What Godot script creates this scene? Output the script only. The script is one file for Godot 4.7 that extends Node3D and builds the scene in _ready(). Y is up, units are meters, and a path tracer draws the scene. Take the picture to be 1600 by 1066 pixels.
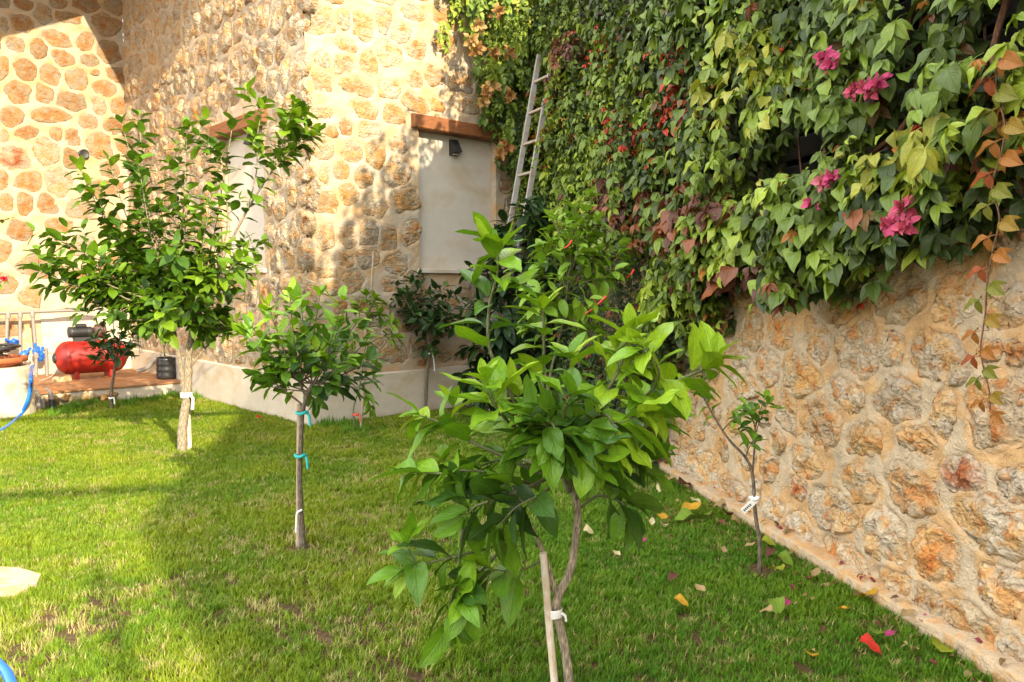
extends Node3D

var R := RandomNumberGenerator.new()
var N1 := FastNoiseLite.new()
var N2 := FastNoiseLite.new()
var NC := FastNoiseLite.new()
var T := {}
var M := {}
const EYE := Vector3(0, 1.6, 0)


# ------------------------------------------------------------------ naming
func tag(o: Node, label := "", category := "", group := "", kind := "") -> Node:
	if label: o.set_meta("label", label)
	if category: o.set_meta("category", category)
	if group: o.set_meta("group", group)
	if kind: o.set_meta("kind", kind)
	return o

func numbered(parent: Node, called: String) -> String:
	var key := "count_" + called
	var n: int = parent.get_meta(key, 0)
	parent.set_meta(key, n + 1)
	return called if n == 0 else "%s_%03d" % [called, n]

func thing(called: String, label: String, category: String, at := Vector3.ZERO, group := "") -> Node3D:
	var o := Node3D.new()
	o.name = numbered(self, called)
	add_child(o)
	o.position = at
	tag(o, label, category, group)
	return o

func put(called: String, mesh: Mesh, mat: Material, parent: Node, xf := Transform3D()) -> MeshInstance3D:
	var o := MeshInstance3D.new()
	o.name = numbered(parent, called)
	o.mesh = mesh
	if mat: o.material_override = mat
	o.transform = xf
	parent.add_child(o, true)
	return o

func many(called: String, mesh: Mesh, mat: Material, parent: Node, xfs: Array, cols: PackedColorArray) -> MultiMeshInstance3D:
	var mm := MultiMesh.new()
	mm.transform_format = MultiMesh.TRANSFORM_3D
	mm.use_colors = true
	mm.mesh = mesh
	mm.instance_count = xfs.size()
	for i in xfs.size():
		mm.set_instance_transform(i, xfs[i])
		mm.set_instance_color(i, cols[i])
	var o := MultiMeshInstance3D.new()
	o.name = numbered(parent, called)
	o.multimesh = mm
	o.material_override = mat
	o.set_meta("kind", "stuff")
	parent.add_child(o, true)
	return o


# ------------------------------------------------------------------ meshes
class Shape:
	var v := PackedVector3Array()
	var uv := PackedVector2Array()
	var c := PackedColorArray()
	var ix := PackedInt32Array()
	func add(p: Vector3, t := Vector2.ZERO, col := Color.WHITE) -> int:
		v.append(p)
		uv.append(t)
		c.append(col)
		return v.size() - 1
	func tri(a: int, b: int, d: int) -> void:   # seen anticlockwise from its front
		ix.append(a)
		ix.append(d)
		ix.append(b)
	func quad(a: int, b: int, d: int, e: int) -> void:
		tri(a, b, d)
		tri(a, d, e)
	func face(p: Array, t := Vector2.ZERO) -> void:   # own vertices, so the edge stays sharp
		var n := []
		for q in p: n.append(add(q, Vector2(q.x, q.y)))
		for i in range(1, n.size() - 1): tri(n[0], n[i], n[i + 1])
	func box(lo: Vector3, hi: Vector3, b := 0.0, xf := Transform3D()) -> void:
		# a box with chamfered edges
		var s := (hi - lo) * 0.5
		var m := (hi + lo) * 0.5
		b = minf(b, minf(s.x, minf(s.y, s.z)) * 0.9)
		for ax in 3:
			for sg in [-1.0, 1.0]:
				var u := (ax + 1) % 3
				var w := (ax + 2) % 3
				var q := []
				for k in [[-1, -1], [1, -1], [1, 1], [-1, 1]]:
					var pnt := Vector3.ZERO
					pnt[ax] = sg * s[ax]
					pnt[u] = k[0] * (s[u] - b) * sg
					pnt[w] = k[1] * (s[w] - b)
					q.append(xf * (pnt + m))
				face(q)
		if b <= 0.0: return
		for ax in 3:   # edge bevels along ax
			var u := (ax + 1) % 3
			var w := (ax + 2) % 3
			for k in [[1, 1], [-1, 1], [-1, -1], [1, -1]]:
				var pa := Vector3.ZERO
				var pb := Vector3.ZERO
				pa[u] = k[0] * s[u]
				pa[w] = k[1] * (s[w] - b)
				pb[u] = k[0] * (s[u] - b)
				pb[w] = k[1] * s[w]
				var e := Vector3.ZERO
				e[ax] = s[ax] - b
				var q := [xf * (pa - e + m), xf * (pa + e + m), xf * (pb + e + m), xf * (pb - e + m)]
				if k[0] * k[1] > 0: q.reverse()
				face(q)
		for sx in [-1, 1]:
			for sy in [-1, 1]:
				for sz in [-1, 1]:
					var q := [xf * (m + Vector3(sx * s.x, sy * (s.y - b), sz * (s.z - b))), xf * (m + Vector3(sx * (s.x - b), sy * s.y, sz * (s.z - b))), xf * (m + Vector3(sx * (s.x - b), sy * (s.y - b), sz * s.z))]
					if sx * sy * sz < 0: q.reverse()
					face(q)
	func tube(p: PackedVector3Array, r: PackedFloat32Array, sides := 7, cap := true, bump := 0.0) -> void:
		var n := p.size()
		var side := Vector3.ZERO
		var first := v.size()
		var along := 0.0
		for i in n:
			var d := (p[mini(i + 1, n - 1)] - p[maxi(i - 1, 0)]).normalized()
			if i == 0:
				side = d.cross(Vector3.UP if absf(d.y) < 0.9 else Vector3.RIGHT).normalized()
			else:
				along += p[i].distance_to(p[i - 1])
				side = (side - d * side.dot(d)).normalized()
			var up := side.cross(d).normalized()
			for k in sides + 1:
				var a := TAU * k / sides
				var rr := r[i] * (1.0 + bump * sin(k % sides * 2.4 + i * 1.7))
				add(p[i] + (side * cos(a) + up * sin(a)) * rr, Vector2(float(k) / sides, along * 4.0))
		for i in n - 1:
			for k in sides:
				var a := first + i * (sides + 1) + k
				quad(a, a + sides + 1, a + sides + 2, a + 1)
		if cap:
			for e in [0, n - 1]:
				var m := add(p[e])
				for k in sides:
					var a := add(v[first + e * (sides + 1) + k])
					var b := add(v[first + e * (sides + 1) + k + 1])
					if e == 0: tri(m, a, b)
					else: tri(m, b, a)
	func lathe(prof: Array, sides := 20) -> void:   # [radius, height] from the bottom up, about y
		var first := v.size()
		for i in prof.size():
			for k in sides + 1:
				var a := TAU * k / sides
				add(Vector3(cos(a) * prof[i][0], prof[i][1], sin(a) * prof[i][0]), Vector2(float(k) / sides * 4.0, prof[i][1] * 3.0))
		for i in prof.size() - 1:
			for k in sides:
				var a := first + i * (sides + 1) + k
				quad(a, a + sides + 1, a + sides + 2, a + 1)
	func mesh(colors := false) -> ArrayMesh:
		var n := PackedVector3Array()
		n.resize(v.size())
		for i in range(0, ix.size(), 3):
			var a := v[ix[i]]
			var f := (v[ix[i + 2]] - a).cross(v[ix[i + 1]] - a)
			n[ix[i]] += f
			n[ix[i + 1]] += f
			n[ix[i + 2]] += f
		for i in n.size(): n[i] = n[i].normalized() if n[i].length_squared() > 1e-20 else Vector3.UP
		var a := []
		a.resize(Mesh.ARRAY_MAX)
		a[Mesh.ARRAY_VERTEX] = v
		a[Mesh.ARRAY_NORMAL] = n
		a[Mesh.ARRAY_TEX_UV] = uv
		if colors: a[Mesh.ARRAY_COLOR] = c
		a[Mesh.ARRAY_INDEX] = ix
		var m := ArrayMesh.new()
		m.add_surface_from_arrays(Mesh.PRIMITIVE_TRIANGLES, a)
		return m

func smooth(p: Array, per := 4) -> PackedVector3Array:
	var o := PackedVector3Array()
	var n := p.size()
	for i in n - 1:
		var a: Vector3 = p[maxi(i - 1, 0)]
		var b: Vector3 = p[i]
		var c: Vector3 = p[i + 1]
		var d: Vector3 = p[mini(i + 2, n - 1)]
		for k in per: o.append(b.cubic_interpolate(c, a, d, float(k) / per))
	o.append(p[n - 1])
	return o

func tapered(n: int, r0: float, r1: float, pw := 1.0) -> PackedFloat32Array:
	var o := PackedFloat32Array()
	for i in n: o.append(lerpf(r0, r1, pow(float(i) / maxi(n - 1, 1), pw)))
	return o

func tube_mesh(p: Array, r0: float, r1: float, sides := 8, per := 4, bump := 0.0) -> ArrayMesh:
	var s := Shape.new()
	var q := smooth(p, per)
	s.tube(q, tapered(q.size(), r0, r1), sides, true, bump)
	return s.mesh()

func box_mesh(size: Vector3, bevel := 0.005) -> ArrayMesh:
	var s := Shape.new()
	s.box(-size * 0.5, size * 0.5, bevel)
	return s.mesh()

func stand(d: Vector3, n: Vector3) -> Basis:   # x along d, y up, z out of the wall
	return Basis(d, Vector3.UP, n)

# a single blade: base at the origin, tip along +y, upper side +z; folded along the midrib and curled down
func leaf_shape(s: Shape, wide: float, fold: float, curl: float, wave: float, xf := Transform3D(), rows := 7, tip := 0.86, point := 0.78, tint := 1.0) -> void:
	var first := s.v.size()
	for i in rows + 1:
		var t := float(i) / rows
		var w := wide * 0.5 * pow(sin(PI * pow(clampf(t * 0.985 + 0.015, 0.0, 1.0), tip)), point) if i < rows else 0.0
		var a := curl * t
		var y := sin(a) / curl if absf(curl) > 0.01 else t
		var z := -(1.0 - cos(a)) / curl if absf(curl) > 0.01 else 0.0
		for k in 5:
			var j := (k - 2) * 0.5
			s.add(xf * Vector3(j * w, y, z + absf(j) * w * fold + wave * w * sin(t * 9.0 + k * 1.3) * absf(j)), Vector2(0.5 + j * 0.48, t), Color(tint, tint, tint))
	for i in rows:
		for k in 4:
			var a := first + i * 5 + k
			if i < rows - 1: s.quad(a, a + 1, a + 6, a + 5)
			else: s.tri(a, a + 1, first + rows * 5 + 2)

func leaf_mesh(wide: float, fold: float, curl: float, wave: float, rows := 7, tip := 0.86, point := 0.78) -> ArrayMesh:
	var s := Shape.new()
	s.tube(PackedVector3Array([Vector3(0, -0.1, -0.01), Vector3(0, 0.02, 0)]), PackedFloat32Array([0.012, 0.01]), 3, false)
	leaf_shape(s, wide, fold, curl, wave, Transform3D(), rows, tip, point)
	return s.mesh()

# a creeper leaf: several leaflets joined at the end of one stalk
func palmate_mesh(n: int, wide: float, curl: float, fold: float, spread: float) -> ArrayMesh:
	var s := Shape.new()
	s.tube(PackedVector3Array([Vector3(0, -0.35, -0.12), Vector3(0, -0.15, -0.01), Vector3(0, 0.02, 0)]), PackedFloat32Array([0.012, 0.012, 0.02]), 3, false)
	for i in n:
		var f := (i - (n - 1) * 0.5) / maxf((n - 1) * 0.5, 1.0)
		var size := 0.66 * (1.0 - 0.36 * absf(f))
		var b := Basis(Vector3(0, 0, 1), -f * spread) * Basis(Vector3(1, 0, 0), -0.25 * absf(f) - 0.1 + 0.14 * sin(i * 2.3 + wide * 9.0)) * Basis(Vector3(0, 1, 0), 0.25 * sin(i * 1.7))
		leaf_shape(s, wide, fold, curl, 0.18, Transform3D(b.scaled_local(Vector3.ONE * size), Vector3.ZERO), 5, 0.75, 0.85)
	return s.mesh()

func aim(pos: Vector3, d: Vector3, up: Vector3, size: float) -> Transform3D:
	var y := d.normalized()
	var x := y.cross(up)
	if x.length() < 0.05: x = y.cross(Vector3(0.31, 0.2, 0.93))
	x = x.normalized()
	return Transform3D(Basis(x, y, x.cross(y)).scaled_local(Vector3.ONE * size), pos)


# ------------------------------------------------------------------ textures and materials
func seamless(kind: int, freq: float, oct: int, sd: int, size := 512) -> PackedByteArray:
	var n := FastNoiseLite.new()
	n.noise_type = kind
	n.frequency = freq
	n.seed = sd
	n.fractal_octaves = oct
	n.fractal_type = FastNoiseLite.FRACTAL_FBM if oct > 1 else FastNoiseLite.FRACTAL_NONE
	if kind == FastNoiseLite.TYPE_CELLULAR:
		n.cellular_return_type = FastNoiseLite.RETURN_DISTANCE2_SUB
	var im := n.get_seamless_image(size, size)
	im.convert(Image.FORMAT_L8)
	return im.get_data()

func picture(size: int, f: Callable) -> ImageTexture:
	var b := PackedByteArray()
	b.resize(size * size * 3)
	for i in size * size:
		var c: Color = f.call(i)
		b[i * 3] = clampi(int(c.r * 255.0), 0, 255)
		b[i * 3 + 1] = clampi(int(c.g * 255.0), 0, 255)
		b[i * 3 + 2] = clampi(int(c.b * 255.0), 0, 255)
	return ImageTexture.create_from_image(Image.create_from_data(size, size, false, Image.FORMAT_RGB8, b))

func grey(size: int, f: Callable) -> ImageTexture:
	return picture(size, func(i: int): var g: float = f.call(i); return Color(g, g, g))

func make_textures() -> void:
	var S := FastNoiseLite.TYPE_SIMPLEX_SMOOTH
	var C := FastNoiseLite.TYPE_CELLULAR
	var a := seamless(S, 0.008, 5, 11)
	var b := seamless(S, 0.02, 4, 12)
	var c := seamless(S, 0.09, 3, 13)
	var cell := seamless(C, 0.035, 2, 14)
	var cell2 := seamless(C, 0.014, 3, 15)
	# weathered limestone: grey white crust, ochre blooms, dark pits
	T.stone = picture(512, func(i: int):
		var k := a[i] / 255.0
		var m := b[i] / 255.0
		var d := c[i] / 255.0
		var col := Color(0.93, 0.90, 0.86).lerp(Color(1.0, 0.86, 0.66), smoothstep(0.46, 0.66, k))
		col = col.lerp(Color(0.93, 0.66, 0.42), smoothstep(0.62, 0.78, m) * 0.7)
		col = col.lerp(Color(1.0, 0.98, 0.95), smoothstep(0.60, 0.75, 1.0 - m) * 0.7)
		col = col * (0.80 + 0.32 * d)
		var pit := smoothstep(0.12, 0.02, cell[i] / 255.0) * smoothstep(0.35, 0.6, d)
		return col.lerp(Color(0.34, 0.25, 0.17), pit * 0.55))
	T.stone_relief = grey(512, func(i: int): return clampf(0.22 * (cell2[i] / 255.0) + 0.42 * absf(b[i] / 127.5 - 1.0) + 0.34 * (c[i] / 255.0) + 0.30 * absf(a[i] / 127.5 - 1.0), 0, 1))
	var st := FastNoiseLite.new()
	st.frequency = 0.012
	st.seed = 5
	T.mortar = picture(512, func(i: int):
		var k := a[i] / 255.0
		var d := c[i] / 255.0
		var m := b[i] / 255.0
		var col := Color(0.97, 0.95, 0.92).lerp(Color(1.0, 0.88, 0.72), smoothstep(0.4, 0.7, k))
		return col * (0.84 + 0.13 * m + 0.10 * d))
	# trowel strokes: noise pulled out along one direction and bent
	T.mortar_relief = grey(512, func(i: int):
		var x := i % 512
		var y := i / 512
		var w := a[i] / 255.0
		var j := posmod(int(x * 0.25 + w * 60.0), 512) + posmod(int(y + w * 160.0 + 30.0 * sin(x * TAU / 512.0)), 512) * 512
		return clampf(0.5 * c[j] / 255.0 + 0.35 * b[i] / 255.0 + 0.12 * c[i] / 255.0, 0, 1))
	T.plaster = picture(512, func(i: int):
		var k := a[i] / 255.0
		var m := b[i] / 255.0
		var col := Color(0.97, 0.96, 0.94).lerp(Color(0.90, 0.84, 0.74), smoothstep(0.5, 0.8, k) * 0.8)
		return col * (0.93 + 0.07 * m))
	T.plaster_relief = grey(512, func(i: int): return 0.5 * b[i] / 255.0 + 0.5 * c[i] / 255.0)
	T.wood = picture(256, func(i: int):
		var x := i % 256
		var y := i / 256
		var j := (x / 8 * 2) % 512 + ((y * 2) % 512) * 512
		var g := c[j] / 255.0 * 0.7 + 0.3 * b[j] / 255.0
		return Color(1.0, 0.92, 0.84) * (0.45 + 0.6 * g))
	T.bark = grey(256, func(i: int):
		var x := i % 256
		var y := i / 256
		var j := (x * 2) % 512 + ((y / 4) % 512) * 512
		return 0.35 + 0.75 * c[j] / 255.0 * (0.6 + 0.4 * b[(x * 2) % 512 + (y * 2 % 512) * 512] / 255.0))
	T.soil = picture(512, func(i: int):
		var k := a[i] / 255.0
		var d := c[i] / 255.0
		return Color(0.62, 0.46, 0.33).lerp(Color(0.80, 0.70, 0.52), k) * (0.55 + 0.6 * d))
	# a leaf blade: pale midrib and side veins over a slightly mottled green
	var vein := func(i: int):
		var u := absf((i % 128) / 127.0 - 0.5) * 2.0
		var v := (i / 128) / 127.0
		var mid := exp(-pow(u / 0.045, 2.0))
		var k := fposmod((v - 0.42 * u) * 8.0, 1.0)
		var sidev := exp(-pow((k - 0.5) / 0.08, 2.0)) * smoothstep(1.0, 0.25, u) * 0.55
		return maxf(mid, sidev)
	T.leaf = picture(128, func(i: int):
		var q: float = vein.call(i)
		var g := 0.80 + 0.14 * (b[(i % 128) * 4 + (i / 128 * 4) * 512] / 255.0)
		var bl := a[(i % 128) * 4 + (i / 128 * 4) * 512] / 255.0
		var sp := c[(i % 128) * 4 + (i / 128 * 4) * 512] / 255.0
		var col := (Color(0.92, 0.97, 0.9) * g).lerp(Color(1.0, 1.0, 0.86), q * 0.6)
		col = col.lerp(Color(1.0, 0.96, 0.55), smoothstep(0.55, 0.8, bl) * 0.5)
		return col.lerp(Color(0.75, 0.5, 0.35), smoothstep(0.74, 0.8, sp) * 0.6))
	T.leaf_relief = grey(128, func(i: int):
		var q: float = vein.call(i)
		return 0.7 - 0.5 * q + 0.12 * b[(i % 128) * 4 + (i / 128 * 4) * 512] / 255.0)

func lin(r: float, g: float, b: float) -> Color:
	return Color(r, g, b).linear_to_srgb()

func mat(col: Color, rough := 0.8, tex := "", scale := 1.0, relief := "", depth := 1.0, world := true) -> StandardMaterial3D:
	var m := StandardMaterial3D.new()
	m.albedo_color = col
	m.roughness = rough
	if tex: m.albedo_texture = T[tex]
	if relief:
		m.heightmap_enabled = true
		m.heightmap_texture = T[relief]
		m.heightmap_scale = depth
	if world and (tex or relief):
		m.uv1_triplanar = true
		m.uv1_world_triplanar = true
		m.uv1_triplanar_sharpness = 4.0
	m.uv1_scale = Vector3.ONE * scale
	return m

func leaf_mat(col: Color, through := 0.45, rough := 0.42, tinted := false, spec := 0.4) -> StandardMaterial3D:
	var m := StandardMaterial3D.new()
	m.albedo_color = col
	m.albedo_texture = T.leaf
	m.heightmap_enabled = true
	m.heightmap_texture = T.leaf_relief
	m.heightmap_scale = 0.35
	m.roughness = rough
	m.metallic_specular = spec
	m.backlight_enabled = true
	m.backlight = Color(through, through, through * 0.45).linear_to_srgb()
	m.vertex_color_use_as_albedo = tinted
	return m


# ------------------------------------------------------------------ masonry
# stones: [s, y, width, height, tone] in wall metres. Each is a rough boulder face set into the mortar, its outline kept clear of its neighbours.
func outline(list: Array, i: int, n: int, gap: float, rng: RandomNumberGenerator) -> PackedFloat32Array:
	var me: Array = list[i]
	var near := []
	for j in list.size():
		if j != i and Vector2(list[j][0] - me[0], list[j][1] - me[1]).length() < (maxf(me[2], me[3]) + maxf(list[j][2], list[j][3])) * 0.62:
			near.append(list[j])
	var ph := rng.randf() * TAU
	var ph2 := rng.randf() * TAU
	var pw := rng.randf_range(2.1, 3.4)
	var tilt := rng.randf_range(-0.3, 0.3)
	var r := PackedFloat32Array()
	var faces := []
	var m := rng.randi_range(4, 6)
	for k in m: faces.append([TAU * (k + rng.randf_range(-0.3, 0.3)) / m + ph, rng.randf_range(0.80, 1.02)])
	for k in n:
		var a := TAU * k / n
		var ca: float = absf(cos(a + tilt)) / (me[2] * 0.5)
		var sa: float = absf(sin(a + tilt)) / (me[3] * 0.5)
		var q: float = 1.0 / pow(pow(ca, pw) + pow(sa, pw), 1.0 / pw)
		# chipped straight edges: a polygon laid over the round shape, in the stone's own proportions
		var g := atan2(sin(a) / me[3], cos(a) / me[2])
		var e := 1.25
		for f in faces:
			var co := cos(g - f[0])
			if co > 0.15: e = minf(e, f[1] / co)
		q *= lerpf(1.0, e, 0.95) * (1.0 + 0.05 * sin(5.0 * a + ph2) + rng.randf_range(-0.045, 0.045))
		for step in 14:
			var px: float = me[0] + cos(a) * (q + gap)
			var py: float = me[1] + sin(a) * (q + gap)
			var mine := Vector2((px - me[0]) / me[2], (py - me[1]) / me[3]).length()
			var hit := false
			for o in near:
				if Vector2((px - o[0]) / o[2], (py - o[1]) / o[3]).length() < mine:
					hit = true
					break
			if not hit: break
			q *= 0.93
		r.append(q)
	return r

func stone_mesh(r: PackedFloat32Array, proud: float, at: Vector3, rough: float, flat: float, tone: Color, bloom: Color, rings := 5, rim := Color(0.52, 0.43, 0.31), clinging := 0.8) -> ArrayMesh:
	var s := Shape.new()
	var n := r.size()
	var ts := [1.06, 1.0, 0.95, 0.86, 0.72, 0.55, 0.36, 0.17]
	var zs := [-0.8, 0.0, 0.50, 0.86, 0.97, 1.0, 1.0, 1.0]
	if rings < 5:
		ts = [1.05, 0.99, 0.88, 0.62, 0.32]
		zs = [-0.8, 0.0, 0.80, 1.0, 1.0]
	# a few cleaved planes meet in the face of the stone
	var planes := []
	var size := 0.0
	for q in r: size += q / n
	for k in 5:
		var a := sin(at.x * 37.1 + k * 11.3 + at.y * 17.7) * PI * 1.7 + k * 1.3
		var st := flat * (0.5 + 0.5 * absf(sin(at.y * 53.0 + k * 7.1)))
		planes.append(Vector3(cos(a) * st, sin(a) * st, proud * 0.25 * sin(k * 2.1 + at.x * 5.0)))
	for i in ts.size():
		for k in n:
			var a := TAU * k / n
			var p := Vector3(cos(a) * r[k] * ts[i], sin(a) * r[k] * ts[i], 0)
			var w := at + p
			var z: float = proud * zs[i]
			if i > 0:
				var q := 1.0 if i > 1 else 0.35
				var cut := 1.0e3
				for f in planes: cut = minf(cut, f.x * p.x + f.y * p.y + f.z)
				z += q * (cut + flat * size * 0.35)
				z += q * rough * (N1.get_noise_3d(w.x * 8.0, w.y * 8.0, at.z * 7.0) * 0.8 + (0.35 - absf(N1.get_noise_3d(w.x * 19.0, w.y * 19.0, 3.0 + at.z))) * 0.8 - 0.12)
				p.x += 0.4 * rough * N1.get_noise_3d(w.x * 26.0, w.y * 26.0, 9.0)
				p.y += 0.4 * rough * N1.get_noise_3d(w.x * 26.0, w.y * 26.0, 19.0)
			p.z = maxf(z, 0.004) if i == 1 else z
			var f := smoothstep(-0.15, 0.3, N2.get_noise_3d(w.x * 7.0, w.y * 7.0, at.z)) * smoothstep(1.02, 0.6, ts[i])
			# a film of mortar still clings to the rim
			var film := smoothstep(0.84, 1.0, ts[i] + 0.14 * N2.get_noise_3d(w.x * 14.0, w.y * 14.0, 6.0))
			s.add(p, Vector2.ZERO, tone.lerp(bloom, f).lerp(rim, film * clinging))
	var mz := Vector3.ZERO
	for k in n: mz += s.v[(ts.size() - 1) * n + k] / n
	var m := s.add(mz, Vector2.ZERO, bloom)
	for i in ts.size() - 1:
		for k in n:
			var a := i * n + k
			var b := i * n + (k + 1) % n
			s.quad(a, b, b + n, a + n)
	for k in n: s.tri((ts.size() - 1) * n + k, (ts.size() - 1) * n + (k + 1) % n, m)
	return s.mesh(true)

func tones(t: int, rng: RandomNumberGenerator) -> Array:   # [crust, bloom] as linear base colours
	var k := rng.randf_range(0.86, 1.12)
	var c: Array = [[Color(0.56, 0.50, 0.40), Color(0.56, 0.475, 0.35)], [Color(0.52, 0.45, 0.35), Color(0.53, 0.39, 0.24)], [Color(0.51, 0.42, 0.29), Color(0.50, 0.345, 0.17)], [Color(0.53, 0.43, 0.30), Color(0.52, 0.295, 0.125)], [Color(0.52, 0.455, 0.36), Color(0.48, 0.385, 0.265)], [Color(0.54, 0.47, 0.38), Color(0.38, 0.14, 0.055)]][t]
	return [c[0] * k, c[1] * k]

func fill_stones(list: Array, lo: Vector2, hi: Vector2, wide: Vector2, tall: Vector2, rng: RandomNumberGenerator, holes: Array, most: int, tonepick: Array) -> void:
	var tries := 0
	while list.size() < most and tries < 6000:
		tries += 1
		var k := lerpf(1.0, 0.55, tries / 6000.0)
		var w := rng.randf_range(wide.x, wide.y) * k
		var h := rng.randf_range(tall.x, tall.y) * k
		var p := Vector2(rng.randf_range(lo.x + w * 0.5, hi.x - w * 0.5), rng.randf_range(lo.y + h * 0.5, hi.y - h * 0.5))
		var ok := true
		for o in list:
			if Vector2((p.x - o[0]) / (0.5 * (w + o[2]) + 0.03), (p.y - o[1]) / (0.5 * (h + o[3]) + 0.03)).length() < 0.98:
				ok = false
				break
		for o in holes:
			if Rect2(o).grow(0.02).intersects(Rect2(p.x - w * 0.5, p.y - h * 0.5, w, h)): ok = false
		if ok: list.append([p.x, p.y, w, h, tonepick[rng.randi() % tonepick.size()]])

func clear_of(list: Array, holes: Array) -> Array:
	return list.filter(func(o):
		for h in holes:
			if Rect2(h).grow(-0.01).intersects(Rect2(o[0] - o[2] * 0.42, o[1] - o[3] * 0.42, o[2] * 0.84, o[3] * 0.84)): return false
		return true)

# the mortar between: one sheet with openings, drawn up a little round every stone
func mortar_sheet(lo: Vector2, hi: Vector2, cell: float, holes: Array, list: Array, rads: Array, lift: float, depth: float, drawn: float) -> ArrayMesh:
	var xs := []
	var ys := []
	var nx := int((hi.x - lo.x) / cell)
	var ny := int((hi.y - lo.y) / cell)
	for i in nx + 1: xs.append(lerpf(lo.x, hi.x, float(i) / nx))
	for i in ny + 1: ys.append(lerpf(lo.y, hi.y, float(i) / ny))
	for h in holes:
		for q in [h.position.x, h.end.x]:
			if q > lo.x and q < hi.x: xs.append(q)
		for q in [h.position.y, h.end.y]:
			if q > lo.y and q < hi.y: ys.append(q)
	xs.sort()
	ys.sort()
	var bins := {}
	for i in list.size():
		var o: Array = list[i]
		var e: float = maxf(o[2], o[3]) * 0.5 + 0.1
		for bx in range(int(floor((o[0] - e) * 2.0)), int(floor((o[0] + e) * 2.0)) + 1):
			for by in range(int(floor((o[1] - e) * 2.0)), int(floor((o[1] + e) * 2.0)) + 1):
				var key := Vector2i(bx, by)
				if not bins.has(key): bins[key] = []
				bins[key].append(i)
	var s := Shape.new()
	for y in ys:
		for x in xs:
			var z := drawn * N1.get_noise_3d(x * 5.0, y * 5.0, 2.0) + drawn * 0.5 * N1.get_noise_3d(x * 17.0, y * 17.0, 5.0)
			for i in bins.get(Vector2i(int(floor(x * 2.0)), int(floor(y * 2.0))), []):
				var o: Array = list[i]
				var d := Vector2(x - o[0], y - o[1])
				var r: PackedFloat32Array = rads[i]
				var a := fposmod(d.angle(), TAU) / TAU * r.size()
				var q := lerpf(r[int(a) % r.size()], r[(int(a) + 1) % r.size()], a - floor(a))
				var e := d.length() - q
				if e < 0.0: z = lerpf(z + lift, -depth, smoothstep(0.0, -0.04, e))
				else: z += lift * exp(-pow(e / 0.035, 2.0))
			s.add(Vector3(x, y, z), Vector2(x, y))
	var w := xs.size()
	for j in ys.size() - 1:
		for i in w - 1:
			var m := Vector2((xs[i] + xs[i + 1]) * 0.5, (ys[j] + ys[j + 1]) * 0.5)
			var open := false
			for h in holes:
				if h.has_point(m): open = true
			if xs[i + 1] - xs[i] < 1e-5 or ys[j + 1] - ys[j] < 1e-5: open = true
			if not open: s.quad(j * w + i, j * w + i + 1, (j + 1) * w + i + 1, (j + 1) * w + i)
	return s.mesh()

func lay(list: Array, parent: Node, xf: Transform3D, rng: RandomNumberGenerator, proud: Vector2, rough: float, flat: float, sides: int, rings: int, gap: float, clinging := 0.8, pale := 1.0) -> Array:
	var rads := []
	for i in list.size():
		rads.append(outline(list, i, sides, gap, rng))
	for i in list.size():
		var o: Array = list[i]
		var tn := tones(o[4], rng)
		var me := stone_mesh(rads[i], rng.randf_range(proud.x, proud.y), Vector3(o[0], o[1], i * 0.37), rough, flat, tn[0] * pale, tn[1] * pale, rings, Color(0.50, 0.42, 0.31) * lerpf(pale, 1.0, 0.5), clinging)
		put("stone", me, M.stone, parent, xf * Transform3D(Basis(), Vector3(o[0], o[1], 0)))
	return rads


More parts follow.
